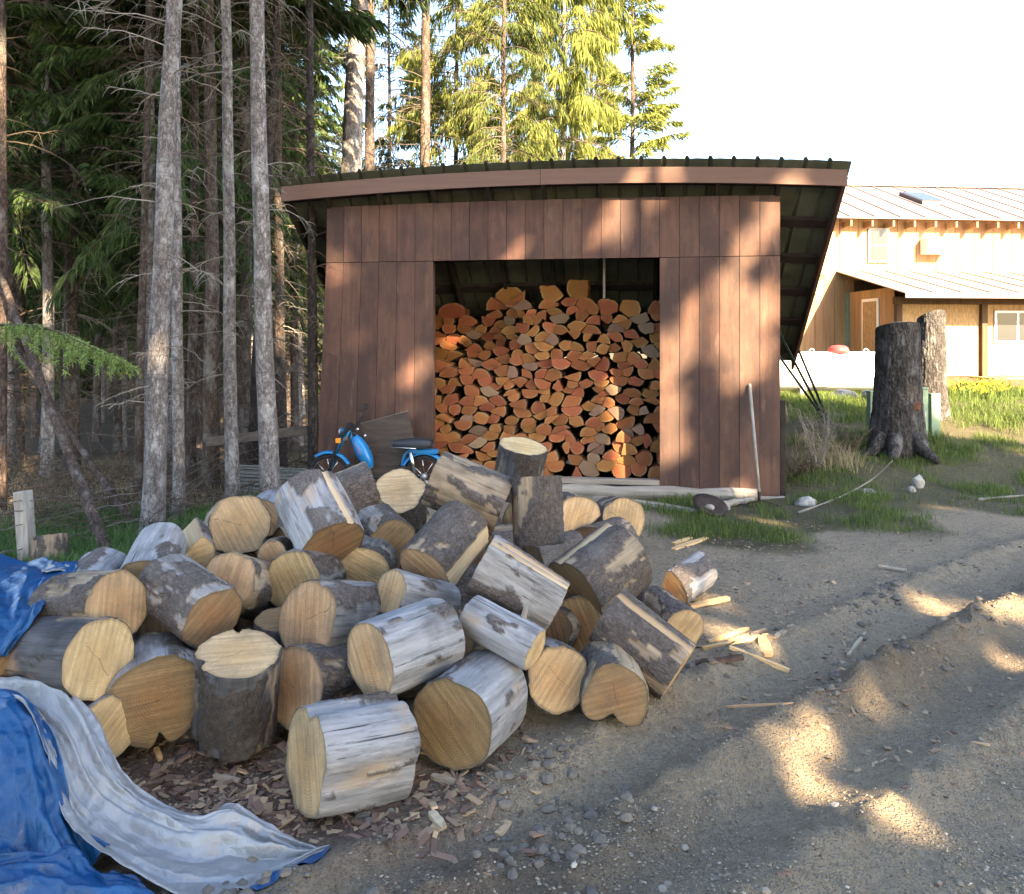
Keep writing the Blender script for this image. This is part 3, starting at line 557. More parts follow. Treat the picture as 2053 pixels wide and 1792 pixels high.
LG('log with orange-lit face partly hidden behind the white-striped slanting log', (1372,1262), 3.95, 84, (1308,1212), .40, 'barky', .12, 'cut_yellow')
LG('split half log with orange heart lying alone at the right of the heap', (1338,1182), 4.6, 88, (1400,1140), .38, 'silver', .5, 'cut_orange', half=(118,.30), name='split_log_half')
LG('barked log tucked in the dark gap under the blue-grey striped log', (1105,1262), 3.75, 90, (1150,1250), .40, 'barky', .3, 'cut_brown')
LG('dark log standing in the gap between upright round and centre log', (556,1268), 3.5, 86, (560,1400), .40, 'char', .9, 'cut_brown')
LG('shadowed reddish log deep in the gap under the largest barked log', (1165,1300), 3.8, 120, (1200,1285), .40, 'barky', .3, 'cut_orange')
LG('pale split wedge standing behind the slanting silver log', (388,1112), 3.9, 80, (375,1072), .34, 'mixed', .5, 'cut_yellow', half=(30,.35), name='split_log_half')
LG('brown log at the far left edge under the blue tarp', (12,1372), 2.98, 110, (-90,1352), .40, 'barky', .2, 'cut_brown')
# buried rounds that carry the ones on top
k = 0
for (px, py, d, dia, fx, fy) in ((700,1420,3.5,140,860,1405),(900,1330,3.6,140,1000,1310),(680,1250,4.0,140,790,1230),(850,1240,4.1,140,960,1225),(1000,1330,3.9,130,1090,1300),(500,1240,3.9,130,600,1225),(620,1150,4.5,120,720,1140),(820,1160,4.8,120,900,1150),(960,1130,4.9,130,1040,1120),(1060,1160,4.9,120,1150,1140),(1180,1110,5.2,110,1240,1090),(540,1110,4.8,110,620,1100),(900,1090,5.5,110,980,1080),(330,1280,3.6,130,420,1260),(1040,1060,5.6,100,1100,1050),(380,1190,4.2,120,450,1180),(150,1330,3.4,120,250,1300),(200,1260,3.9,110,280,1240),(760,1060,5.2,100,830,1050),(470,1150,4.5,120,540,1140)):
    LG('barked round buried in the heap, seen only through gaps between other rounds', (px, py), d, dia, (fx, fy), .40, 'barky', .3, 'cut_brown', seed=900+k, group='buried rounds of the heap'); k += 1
# lone cut round by the fence post
gp = at(100,1104,6.4)
LG('small fresh-topped log round standing beside the grey fence post', (100,1104), 6.4, 66, (102,1170), .26, 'barky', .25, 'cut_yellow', group='lone rounds')
# ---------------------------------------------------------------- trees
def pack(Vs, Fs):
    n = 0; V = []; Q = []
    for v, f in zip(Vs, Fs): V.append(v); Q.append(np.asarray(f)+n); n += len(v)
    return np.concatenate(V), np.concatenate(Q)
def tubes3(lines, n=3):                                 # many thin twigs at once: (k, m, 3) points, radii (k, 2)
    Vs = []; Fs = []; off = 0
    for P, r0, r1 in lines:
        P = np.asarray(P); m = len(P); T = np.gradient(P, axis=0); T /= np.linalg.norm(T, axis=1, keepdims=True)+1e-9
        u = np.cross(T, (.31, .17, .93)); u /= np.linalg.norm(u, axis=1, keepdims=True)+1e-9; v = np.cross(T, u); rad = np.linspace(r0, r1, m)
        ring = [P+rad[:, None]*(math.cos(2*math.pi*k/n)*u+math.sin(2*math.pi*k/n)*v) for k in range(n)]
        V = np.stack(ring, 1).reshape(-1, 3); i = (np.arange(m-1)[:, None]*n+np.arange(n)[None]); j = (np.arange(m-1)[:, None]*n+(np.arange(n)+1)[None] % n)
        Fs.append(np.stack([i, j, j+n, i+n], -1).reshape(-1, 4)+off); Vs.append(V); off += len(V)
    return np.concatenate(Vs), np.concatenate(Fs)
def trunk_mesh(r0, H, seed, NT_=28, NZ=90, top=.12, flare=.35, lump=.03):
    z = np.linspace(0, 1, NZ)**1.15*H; th = 2*np.pi*np.arange(NT_)/NT_; TH, Z = np.meshgrid(th, z)
    r = r0*(1-(1-top)*(Z/H)**.9)*(1+flare*np.exp(-Z/(r0*2.2))*(1+.35*np.cos(TH*5+seed)))
    P = np.stack([np.cos(TH)*3+seed, np.sin(TH)*3, Z*1.2], -1); P2 = np.stack([np.cos(TH)*9+seed, np.sin(TH)*9, Z*7], -1); r = r*(1+lump*4*(fbm(P, 2, 3)-.5))+r0*.10*(fbm(P2, 3, 5)-.5)
    wx = .12*r0*np.sin(Z*.9+seed)+.05*r0*np.sin(Z*2.7); wy = .12*r0*np.cos(Z*.7+seed*2)
    V = np.stack([r*np.cos(TH)+wx, r*np.sin(TH)+wy, Z], -1).reshape(-1, 3); idx = np.arange(NT_*NZ).reshape(NZ, NT_); nx_ = np.roll(idx, -1, 1)
    return V, np.stack([idx[:-1], nx_[:-1], nx_[1:], idx[1:]], -1).reshape(-1, 4)
def branch_line(h, az, L, el, droop, n=7, wig=.05, r=None):
    r = r or rng; s = np.linspace(0, 1, n); d = np.array([math.cos(az), math.sin(az)]); z = h+L*(s*math.tan(el)-droop*s**2); jit = r.normal(0, wig*L, (n, 3))*np.linspace(0, 1, n)[:, None]**1.3*.4
    return np.stack([d[0]*L*s, d[1]*L*s, z], 1)+jit
def dead_branches(seed, h0, h1, nb, Lmax, tw=10, r0=.012):
    r = np.random.default_rng(seed); lines = []
    for i in range(nb):
        h = r.uniform(h0, h1); L = Lmax*r.uniform(.25, 1)*(.55+.45*(h-h0)/(h1-h0)); az = r.uniform(0, 6.28); P = branch_line(h, az, L, R(r.uniform(-8, 22)), r.uniform(.1, .55), 7, .07, r); lines.append((P, r0*(.5+.5*L/Lmax), .002))
        for k in range(int(tw*L/Lmax*r.uniform(.5, 1.3))+1):
            t = r.uniform(.2, .98); i0 = min(int(t*6), 5); p = P[i0]+(P[i0+1]-P[i0])*(t*6-i0); a2 = az+r.choice([-1, 1])*r.uniform(.5, 1.3); l = L*r.uniform(.12, .42); s = np.linspace(0, 1, 4)[:, None]
            q = p+np.array([math.cos(a2), math.sin(a2), r.uniform(-.5, .25)])*l*s+np.array([0, 0, -1])*l*r.uniform(.1, .7)*s**2; lines.append((q, .0042, .0013))
            if l > .3:
                for j in range(3):
                    b0 = q[r.integers(1, 4)]; v = r.normal(0, 1, 3); v /= np.linalg.norm(v); v[2] -= .5; lines.append((np.stack([b0, b0+v*l*.22, b0+v*l*.4+(0, 0, -.05*l)]), .0028, .001))
    return tubes3(lines)
def sprays(P, D, ln, wd, r, bend=.25):
    """needle sprays: bent diamonds from points P along directions D"""
    n = len(P); D = D/np.linalg.norm(D, axis=1, keepdims=True); up = r.normal(0, 1, (n, 3)); side = np.cross(D, up); side /= np.linalg.norm(side, axis=1, keepdims=True)+1e-9
    mid = P+D*ln[:, None]*.45; tip = P+D*ln[:, None]+np.array([0, 0, -1])*(ln*bend)[:, None]
    V = np.stack([P, mid+side*wd[:, None]*.5, tip, mid-side*wd[:, None]*.5], 1).reshape(-1, 3); Q = np.arange(n*4).reshape(n, 4); return V, Q
def crown(seed, h0, H, nb, Lb, dens, ln, wd, droop=.35, hang=.35, top=.15, wood=True, el=(-12, 18)):
    r = np.random.default_rng(seed); PP = []; DD = []; lines = []
    for i in range(nb):
        u = r.random()**.85; h = h0+(H-h0)*u; L = Lb*(top+(1-top)*(1-u)**.8)*r.uniform(.6, 1.1)*min(1, .55+u*4); az = r.uniform(0, 6.283); P = branch_line(h, az, L, R(r.uniform(*el)+25*u), droop*r.uniform(.6, 1.3), 8, .04, r); lines.append((P, .010+.012*L/Lb, .003))
        m = int(dens*L); t = r.uniform(.18, 1, m)**.8; i0 = np.minimum((t*7).astype(int), 6); f = (t*7-i0)[:, None]; p = P[i0]*(1-f)+P[i0+1]*f; tg = P[i0+1]-P[i0]; tg /= np.linalg.norm(tg, axis=1, keepdims=True)
        sd = np.stack([-tg[:, 1], tg[:, 0], 0*t], 1)*r.choice([-1, 1], m)[:, None]; off = r.uniform(0, .30, m)*(1.15-t)*L*.9
        d = tg*r.uniform(.3, 1, m)[:, None]+sd*r.uniform(.2, 1, m)[:, None]; p = p+sd*off[:, None]+tg*(off*.5)[:, None]+np.array([0, 0, -1])*(off*hang*r.uniform(.2, 1.3, m))[:, None]; d[:, 2] -= hang*r.uniform(.2, 1.6, m); PP.append(p); DD.append(d)
    P = np.concatenate(PP); D = np.concatenate(DD); n = len(P); V, Q = sprays(P, D, ln*r.uniform(.6, 1.4, n), wd*r.uniform(.6, 1.4, n), r)
    tint = np.clip(.5+.28*r.normal(size=n)+.5*(fbm(P*.9+seed, 2, 4)-.5)*2, 0, 1); return V, Q, np.repeat(tint, 4), lines
def crown_mesh(name, mat, *a, **k):
    V, Q, t, lines = crown(*a, **k); n = len(Q); V2, F2 = tubes3(lines); m = mesh(name, np.concatenate([V, V2]), np.concatenate([Q, F2+len(V)]), [M[mat], M['twig']], mi=np.r_[np.zeros(n), np.ones(len(F2))], attrs=dict(tint=np.r_[t, np.zeros(len(V2))])); return m
CR = dict(
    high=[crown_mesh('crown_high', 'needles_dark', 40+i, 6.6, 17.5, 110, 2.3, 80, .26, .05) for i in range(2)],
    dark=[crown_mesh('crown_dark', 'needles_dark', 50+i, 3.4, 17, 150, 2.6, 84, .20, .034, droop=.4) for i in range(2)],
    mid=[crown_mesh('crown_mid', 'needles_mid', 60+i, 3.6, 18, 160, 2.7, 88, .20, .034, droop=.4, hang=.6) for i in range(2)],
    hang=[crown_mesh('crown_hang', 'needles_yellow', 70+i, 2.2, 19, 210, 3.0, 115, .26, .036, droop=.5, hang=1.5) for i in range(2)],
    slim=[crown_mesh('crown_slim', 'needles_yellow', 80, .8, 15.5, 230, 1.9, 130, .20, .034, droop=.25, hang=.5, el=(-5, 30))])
DEADV = [dead_branches(100+i, 1.2, 8.5, 46, 1.5, 12, .010) for i in range(3)]
DEAD = [mesh('dead_branches', V, Q, M['twig_pale']) for V, Q in DEADV[:2]]+[mesh('dead_branches', *DEADV[2], M['twig'])]
DENSV = [dead_branches(120+i, .5, 9.5, 95, 1.5, 13) for i in range(2)]; DENSE = [mesh('dead_branches', V, Q, M['twig']) for V, Q in DENSV]; DENSEP = [mesh('dead_branches', V, Q, M['twig_pale']) for V, Q in DENSV]
def tree(name, label, base, top_px, d_top, r0, H, bark, dead=None, cr=None, group=None, seed=0, cs=1., ds=1., cz=1., flare=.3, trunk_me=None, cat='tree', dz=0.):
    base = np.array(base, float); root = thing(name, label, cat, base, 0, group)
    if top_px is not None:
        t = at(top_px[0], top_px[1], d_top); ez = t-base; ez /= np.linalg.norm(ez); ex = np.cross((0, 1., 0), ez); ex /= np.linalg.norm(ex); frame_to(root, ex, np.cross(ez, ex), ez, base)
    if trunk_me is None: trunk_me = mesh('trunk', *trunk_mesh(r0, H, seed, flare=flare), M[bark], smooth=True)
    link('trunk', trunk_me, root, (0, 0, -.08))
    if dead is not None: o = link('dead_branches', dead, root, (0, 0, dz), (0, 0, seed*1.7)); o.scale = (ds, ds, 1); o['kind'] = 'stuff'
    if cr is not None: o = link('crown', cr, root, (0, 0, 0), (0, 0, seed*2.3)); o.scale = (cs, cs, cz)
    return root
GT = 'tall bare-trunked conifers at the forest edge'
def tb(px, d): x = (px-CX)/F*d; return (x, d, float(gz(x, d)))
tree('conifer_tree', 'grey trunk with a dark canker, leftmost of the stout trunks by the heap', tb(303,7.6), (350,0), 7.6, .105, 15, 'bark_grey', DEAD[0], CR['high'][0], GT, 1)
tree('conifer_tree', 'slim grey trunk close behind the stout cankered trunk', tb(358,8.2), (352,0), 8.2, .064, 14, 'bark_grey', DEAD[1], CR['high'][1], GT, 2, ds=.8)
tree('conifer_tree', 'straight grey trunk before the corrugated fence panel, nearest the shed', tb(542,8.0), (512,0), 8.0, .100, 16, 'bark_grey', DEAD[1], CR['high'][0], GT, 3, ds=.62)
tree('conifer_tree', 'slim grey trunk just left of the corrugated fence panel', tb(468,8.5), (451,0), 8.5, .076, 15, 'bark_grey', DEAD[0], CR['high'][1], GT, 4, ds=.9)
tree('conifer_tree', 'dim thicker trunk behind the slim trunk at the corrugated panel', tb(424,10.2), (420,0), 10.2, .105, 16, 'bark_brown', DEAD[2], CR['high'][0], GT, 5)
tree('conifer_tree', 'dark crooked trunk that carries the fence rail at the shed corner', tb(627,8.9), (622,0), 9.3, .064, 13, 'bark_dark', DENSE[0], CR['high'][1], GT, 6, ds=.7, flare=.1)
tree('conifer_tree', 'stout pale trunk rising behind the left of the shed roof', tb(690,13.5), (716,0), 13.5, .225, 20, 'bark_grey', DEAD[0], CR['high'][0], GT, 7, ds=1.2, dz=2., cz=1.35)
tree('conifer_tree', 'reddish trunk pressed close to the right of the stout pale trunk', tb(736,15.0), (742,0), 15., .13, 19, 'bark_brown', DENSEP[1], CR['high'][1], GT, 8, cz=1.35)
tree('conifer_tree', 'dark mid-size trunk rising behind the shed roof left of centre', tb(842,17), (856,0), 17, .15, 21, 'bark_brown', DENSE[0], CR['high'][0], GT, 9, ds=1.4, cz=1.5)
tree('conifer_tree', 'thin bent trunk left of the stout cankered trunk', tb(277,9.8), (300,0), 9.8, .055, 14, 'bark_brown', DENSE[1], CR['high'][0], GT, 10, ds=.8)
tree('conifer_tree', 'slim reddish trunk between the two stout grey trunks', tb(384,10.8), (392,0), 10.8, .07, 15, 'bark_brown', DENSE[0], CR['high'][1], GT, 11, ds=.8)
tree('conifer_tree', 'trunk at the left border of the picture', tb(0,8.6), (6,0), 8.6, .06, 14, 'bark_brown', DENSE[1], CR['high'][0], GT, 12, ds=.8)
tree('conifer_tree', 'thin pale trunk just right of the trunk nearest the shed', tb(563,11.8), (556,0), 11.8, .085, 16, 'bark_brown', DENSEP[1], CR['high'][1], GT, 13)
tree('conifer_tree', 'dark leaning trunk seen behind the fence rail', tb(505,10.6), (545,200), 10.6, .09, 13, 'bark_dark', DENSE[0], CR['high'][0], GT, 14)
# dead poles leaning into the forest
for (lab, a, da, b, db, r0) in (('long dead pole leaning left, foot on the grass behind the heap', (220,1104), 6.3, (-40,440), 9.0, .048), ('thinner dead pole leaning left behind the long one', (268,1008), 8.0, (25,690), 10.5, .042)):
    p, q = at(*a, da), at(*b, db); p[2] = min(p[2], float(gz(p[0], p[1]))+.02); o = MB().tube(catmull([p, p*.6+q*.4+(0,.0,-.02), q], 14), np.linspace(r0, r0*.6, 14), 10).build('leaning_pole', M['bark_brown'], None, True); tag(o, lab, 'pole', 'dead poles leaning among the trees')
# forest behind: individual trees, sharing a few meshes
TR = [mesh('trunk', *trunk_mesh(.10, 17, 30+i, 14, 40), M[('bark_brown', 'bark_grey', 'bark_brown')[i]], smooth=True) for i in range(3)]
spots = []
for k in range(4000):
    d = rng.uniform(10.5, 42); px = rng.uniform(-110, 640); x = (px-CX)/F*d
    if px > 560 and d < 14: continue
    if all((x-a)**2+(d-b)**2 > (.9+.035*d)**2 for a, b in spots): spots.append((x, d))
    if len(spots) >= 50: break
for i, (x, d) in enumerate(spots):
    k = rng.random()
    b = (x, d, float(gz(x, d))); cr = None if rng.random() < .04 else (CR['dark'][i % 2] if k < .7 or d < 26 else CR['mid'][i % 2])
    if 120 < x/d*F+CX < 330 and d > 20 and i % 2: cr = None
    t = tree('forest_conifer', ('dead bare slender trunk' if cr is None else 'dark green slender conifer' if k < .7 or d < 26 else 'olive green slender conifer')+' in the forest left of the shed behind the edge trees', b, None, 0, 0, 0, '', (DENSE+DENSEP[:1])[i % 3], cr, 'conifers deep in the forest', i, cs=rng.uniform(.7, 1.1), ds=rng.uniform(.9, 1.5), trunk_me=TR[i % 3])
    s = rng.uniform(.75, 1.15); t.scale = (s, s, s*rng.uniform(.9, 1.1)); t.rotation_euler[0] += rng.normal()*.02; t.rotation_euler[1] += rng.normal()*.02
# low-crowned evergreens in the shade at the far left
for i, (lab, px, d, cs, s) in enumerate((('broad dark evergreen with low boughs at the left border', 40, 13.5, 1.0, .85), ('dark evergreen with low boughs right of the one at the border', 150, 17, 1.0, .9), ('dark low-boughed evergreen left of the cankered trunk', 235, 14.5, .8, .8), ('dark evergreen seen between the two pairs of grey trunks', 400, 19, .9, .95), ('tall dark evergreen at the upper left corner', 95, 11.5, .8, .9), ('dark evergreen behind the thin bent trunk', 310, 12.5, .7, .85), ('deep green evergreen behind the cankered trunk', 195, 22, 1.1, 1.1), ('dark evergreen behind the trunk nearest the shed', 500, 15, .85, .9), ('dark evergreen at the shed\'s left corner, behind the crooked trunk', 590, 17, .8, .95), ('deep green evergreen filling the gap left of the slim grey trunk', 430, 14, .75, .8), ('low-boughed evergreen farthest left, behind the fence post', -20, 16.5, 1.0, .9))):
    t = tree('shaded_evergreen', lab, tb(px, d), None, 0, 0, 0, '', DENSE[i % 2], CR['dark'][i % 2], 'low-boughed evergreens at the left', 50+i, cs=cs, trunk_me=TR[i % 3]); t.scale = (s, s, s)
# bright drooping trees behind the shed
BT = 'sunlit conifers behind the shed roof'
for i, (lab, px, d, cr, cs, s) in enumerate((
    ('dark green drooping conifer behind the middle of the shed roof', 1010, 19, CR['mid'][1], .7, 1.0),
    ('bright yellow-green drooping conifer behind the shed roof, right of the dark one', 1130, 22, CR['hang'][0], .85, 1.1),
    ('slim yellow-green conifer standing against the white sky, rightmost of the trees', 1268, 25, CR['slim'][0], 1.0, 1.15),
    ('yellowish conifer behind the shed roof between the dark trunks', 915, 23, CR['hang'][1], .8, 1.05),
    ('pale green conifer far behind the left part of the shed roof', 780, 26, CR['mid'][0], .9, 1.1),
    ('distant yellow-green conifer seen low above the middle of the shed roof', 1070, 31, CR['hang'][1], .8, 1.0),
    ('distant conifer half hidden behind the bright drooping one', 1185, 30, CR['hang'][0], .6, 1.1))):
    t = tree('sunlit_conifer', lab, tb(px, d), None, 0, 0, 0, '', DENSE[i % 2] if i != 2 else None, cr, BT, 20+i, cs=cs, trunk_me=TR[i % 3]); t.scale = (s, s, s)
# far wood that closes the view between the trunks
VV = []; QQ = []; TT = []; o_ = 0
for k in range(46):
    d = rng.uniform(44, 62); px = -260+k*21+rng.normal()*10; x = (px-CX)/F*d; V, Q, t, _ = crown(500+k, -.5, rng.uniform(9, 15), 70, 3.0, 17, .9, .34, top=.25, hang=.6); z = float(gz(x, d, False)); V = V+np.array([x, d, z]); VV.append(V); QQ.append(Q+o_); TT.append(t*.7); o_ += len(V)
tag(obj('distant_wood', np.concatenate(VV), np.concatenate(QQ), M['needles_dark'], attrs=dict(tint=np.concatenate(TT))), 'far dark wood closing the view between the trunks', 'wood', kind='stuff')
# fir just outside the frame on the left whose bough reaches in
b = tb(-330, 6.0); ft = thing('fir_tree', 'fir at the left border, its fresh green bough reaching in over the fence', 'tree', b)
link('trunk', mesh('trunk', *trunk_mesh(.11, 13, 77), M['bark_brown'], smooth=True), ft)
p0 = np.array([b[0]+.05, b[1], 1.95+.1]); p1 = at(238, 722, 5.4); lines = []; PP = []; DD = []
B = catmull([p0, at(-60,640,5.8), at(80,655,5.6), at(170,690,5.5), p1], 40); lines.append((B, .016, .003))
for i in range(8, 39):
    for sg in (-1, 1):
        tg = B[i+1]-B[i]; tg /= np.linalg.norm(tg); sd = np.cross(tg, (0, 0, 1.))*sg; l = rng.uniform(.10, .34)*(1.2-.65*i/39); v = tg*rng.uniform(.4, 1)+sd*rng.uniform(.4, 1)+np.array([0, 0, rng.uniform(-.55, -.05)]); v /= np.linalg.norm(v); s = np.linspace(0, 1, 6)[:, None]; q = B[i]+v*l*s+np.array([0, 0, -.35*l])*s**2; lines.append((q, .004, .0015))
        m = int(520*l); t = rng.uniform(0, 1, m); PP.append(B[i]+v*l*t[:, None]+np.array([0, 0, -.35*l])*t[:, None]**2); DD.append(v+rng.normal(0, .75, (m, 3)))
P = np.concatenate(PP); D = np.concatenate(DD); n = len(P); V, Q = sprays(P, D, rng.uniform(.022, .05, n), np.full(n, .007), rng, .1); V2, F2 = tubes3(lines); loc = np.array(b)
obj('bough', np.concatenate([V, V2])-loc, np.concatenate([Q, F2+len(V)]), [M['needles_fresh'], M['twig']], ft, mi=np.r_[np.zeros(n), np.ones(len(F2))], attrs=dict(tint=np.r_[np.repeat(rng.random(n), 4), np.zeros(len(V2))]))
link('crown', CR['high'][0], ft)

# ---------------------------------------------------------------- unseen trees placed for yard shade; leaves cut out where sun patches should fall
gaps = []
def gw(px, py, r, Y=0.): gaps.append((wallpt(px, py, Y), r+.15))
def gg(px, py, r, z=0.): gaps.append((gnd(px, py, z), r+.06))
for px, py, r in ((1290,352,.13),(1262,408,.17),(1232,450,.12),(1525,430,.15),(1508,466,.11),(1440,556,.14),(1436,612,.12),(1438,655,.14),(1532,592,.16),(1500,640,.12),(1500,712,.16),(1345,655,.07),(1338,800,.09),(1342,880,.07),(840,722,.09),(705,665,.05),(676,520,.06),(1010,505,.06),(1480,960,.06)): gw(px, py, r)
for px, py, r in ((1245,800,.03),(1275,745,.01),(1255,865,.01),(1250,930,-.02),(885,795,.0),(1040,665,-.04)): gw(px, py, r, .45)
for px, py, r in ((1555,1430,.16),(1490,1455,.08),(1700,1560,.11),(1775,1600,.09),(1850,1195,.22),(1925,1205,.18),(2030,1310,.20),(1960,1290,.10),(1870,1268,.07),(1690,1388,.08),(1430,1262,.13),(1385,1195,.09),(1845,1008,.14),(2050,850,.5),(1480,1090,.09),(1560,1030,.07),(1340,1098,.08)): gg(px, py, r)
for px, py, d, r in ((735,1152,3.9,.05),(622,1140,3.65,.02),(1365,1260,3.9,.04),(765,1480,2.6,.02),(1330,1130,4.6,.07),(305,700,7.6,.06),(680,300,13.5,.3),(740,290,15,.3),(600,480,11.8,.35),(615,570,11.,.3),(590,400,11.8,.3),(1800,780,9.6,.08)): gaps.append((at(px, py, d), r+.11))
GP = np.array([g[0] for g in gaps]); GR = np.array([g[1] for g in gaps])
hs = np.array([math.sin(R(SUN_AZ)), -math.cos(R(SUN_AZ))]); hl = np.array([math.cos(R(SUN_AZ)), math.sin(R(SUN_AZ))])
k = 0                                                   # crowns start above head height
for dist, us, H in ((12.5, np.arange(-13, 9.0, 2.3), 19), (15.5, np.arange(-14, 9.4, 2.5), 22), (19, np.arange(-14.5, 9.4, 2.5), 25)):
    for u in us:
        p = hs*dist+hl*(u+rng.normal()*.25); V, Q, t, lines = crown(300+k, 6.0, H*rng.uniform(.95, 1.05), 150, 2.5, 46, .42, .22, top=.30, hang=.5)
        V = V.reshape(-1, 4, 3); w = V+np.array([p[0], p[1], 0]); c = w.mean(1); keep = np.ones(len(c), bool)
        for g, r in zip(GP, GR):
            e = c-g; tt = e@S; dist_ = np.linalg.norm(e-tt[:, None]*S, axis=1); keep &= ~((dist_ < r) & (tt > 0))
        V = V[keep]; t = t.reshape(-1, 4)[keep]; n = len(V); root = thing('shade_conifer', 'tall dark conifer unseen behind the viewer, placed to shade the yard', 'tree', (p[0], p[1], -.1), 0, 'tall conifers behind the viewer')
        obj('crown', V.reshape(-1, 3), np.arange(n*4).reshape(n, 4), M['needles_dark'], root, attrs=dict(tint=t.ravel())); o = link('trunk', TR[k % 3], root); o.scale = (1.6, 1.6, H*.94/17); k += 1
# ---------------------------------------------------------------- moped in front of the shed's left wall
MS = 190.5; md = 8.40; mo = np.array([(755-CX)/F*md, md, EYE-(1009-HY)/F*md]); mo[2] = float(gz(mo[0], mo[1]))
mp = thing('moped', 'small blue moped with black seat parked before the shed wall', 'moped', mo, SA*.6)
def mq(px, py, y=0.): return np.array([(px-755)/MS, y, (1009-py)/MS])
def wheel(cx, name):
    c = mq(cx, 966); rw = .222; w = link(name, mesh(name, *MB().torus(c, .186, .008, 40, 6).arr(), M['steel'], smooth=True), mp)
    MB().torus(c, rw-.022, .024, 44, 10).build('tyre', M['black'], w, True); MB().torus(c, .186, .013, 40, 8, sy=1.3).build('rim', M['chrome'], w, True)
    for k in range(9):
        a = 2*math.pi*k/9+.3; d = np.array([math.cos(a), 0, math.sin(a)]); MB().tube([c+d*.02+(0, .02*(-1)**k, 0), c+d*.182], .0045, 6).build('spoke', M['chrome'], w, True)
    MB().tube([c-(0,.05,0), c+(0,.05,0)], .030, 14).build('hub', M['steel'], w, True)
wheel(658, 'wheel'); wheel(852, 'wheel')
def fender(cx, a0, a1, name, r=.250, w=.075, mat='blue_paint'):
    c = mq(cx, 966); V = []; Fc = []; n = 22; prof = [(-w/2,-.022),(-w/2+.006,-.004),(-w*.22,.008),(w*.22,.008),(w/2-.006,-.004),(w/2,-.022)]; m = len(prof)
    for i in range(n):
        a = R(a0+(a1-a0)*i/(n-1))
        for y, h in prof: V.append((c[0]+(r+h)*math.cos(a), c[1]+y, c[2]+(r+h)*math.sin(a)))
    for i in range(n-1):
        for j in range(m-1): Fc.append((i*m+j, i*m+j+1, (i+1)*m+j+1, (i+1)*m+j))
    o = obj(name, V, Fc, M[mat], mp, smooth=True); s = o.modifiers.new('s', 'SOLIDIFY'); s.thickness = .004
fender(658, 28, 128, 'front_fender'); fender(852, 38, 158, 'rear_fender', .252)
for y in (-.055, .055): MB().tube([mq(658,966,y), mq(672,918,y), mq(683,884,y), mq(699,872,y*.9)], [.013,.016,.016,.014], 12).build('fork', M['teal_paint'] if y > 0 else M['black'], mp, True)
MB().tube([mq(677,920,-.058), mq(704,874,-.058)], .012, 10).build('fork_brace', M['teal_paint'], mp, True)
MB().tube([mq(700,880), mq(708,905)], .024, 12).build('steering_head', M['teal_paint'], mp, True)
MB().tube([mq(708,903), mq(720,935), mq(742,968), mq(800,975), mq(840,968)], .022, 12).build('frame', M['black'], mp, True)
MB().tube([mq(800,975), mq(812,925), mq(822,915), mq(870,914)], .016, 10).build('frame_tube', M['blue_paint'], mp, True)
# tank: a long drop that leans back
def tank_mesh(ws):
    V = []; Fc = []; n = 20; m = 24; A = mq(710,886); B = mq(744,951)
    for i in range(n):
        t = i/(n-1); c = A+(B-A)*t; e = math.sin(math.pi*min(max(.02+.96*t, 0), 1))**.45
        for j in range(m):
            a = 2*math.pi*j/m; cx_, sy_ = math.cos(a), math.sin(a); cx_ = math.copysign(abs(cx_)**.8, cx_); V.append(c+np.array([.070*e*cx_, .085*e*sy_*ws, .030*e*cx_]))
    for i in range(n-1):
        for j in range(m): Fc.append((i*m+j, i*m+(j+1) % m, (i+1)*m+(j+1) % m, (i+1)*m+j))
    Fc += [tuple(range(m)), tuple((n-1)*m+j for j in range(m))[::-1]]; return V, Fc
tk = obj('fuel_tank', *tank_mesh(1), M['blue_paint'], mp, smooth=True)
for k in range(7):                                      # slanting orange script on the tank side, too small to read
    t = k/6; c = mq(714+12*t, 900+22*t, -.0865+.004*abs(t-.5)); d = .016 if k in (0, 4) else .010
    MB().tube([c+(-.006,0,-d*.5), c+(.005,0,d*.6), c+(.009,0,-d*.3)], .0026, 5).build('lettering_stroke', M['orange_mark'], tk)
MB().tube([mq(731,889,0), mq(732,884,0)], .016, 12).build('fuel_cap', M['chrome'], tk, True)
hl_ = MB().lathe([(.012,.035),(.040,.03),(.052,.0),(.050,-.02)], 18, Matrix.Translation(Vector(mq(686,880)))@Matrix.Rotation(R(90), 4, 'Y')).build('headlight', M['teal_paint'], mp, True); hl_.name = 'headlight'
MB().lathe([(.046,.0),(.040,.012),(.02,.018)], 18, Matrix.Translation(Vector(mq(682,880)))@Matrix.Rotation(R(-90), 4, 'Y')).build('headlight_lens', M['lens'], hl_, True)
for y in (-.11, .13): i_ = MB().box(mq(678,899,y-.02), mq(687.5,889.5,y+.02)).build('indicator', M['amber'], mp, bevel=.006)
MB().box(mq(694,874,-.05), mq(706,861,.05)).build('speedometer', M['black'], mp, bevel=.012)
hb = MB().tube(catmull([mq(717,832,.30), mq(716,846,.26), mq(708,868,.10), mq(706,874,0), mq(708,868,-.10), mq(722,872,-.26), mq(726,876,-.30)], 24), .011, 10).build('handlebar', M['black'], mp, True)
for a, b in ((mq(717,838,.29), mq(717,828,.32)), (mq(722,872,-.26), mq(728,878,-.33))): MB().tube([a, b], .018, 12).build('grip', M['black'], hb, True)
MB().tube([mq(716,841,.27), mq(702,840,.30)], [.006,.003], 6).build('brake_lever', M['black'], hb, True)
MB().tube([mq(724,872,-.2), mq(729,868,-.2)], [.008,.02], 10).build('mirror', M['chrome'], hb, True)
V = []; Fc = []; n = 14; m = 14
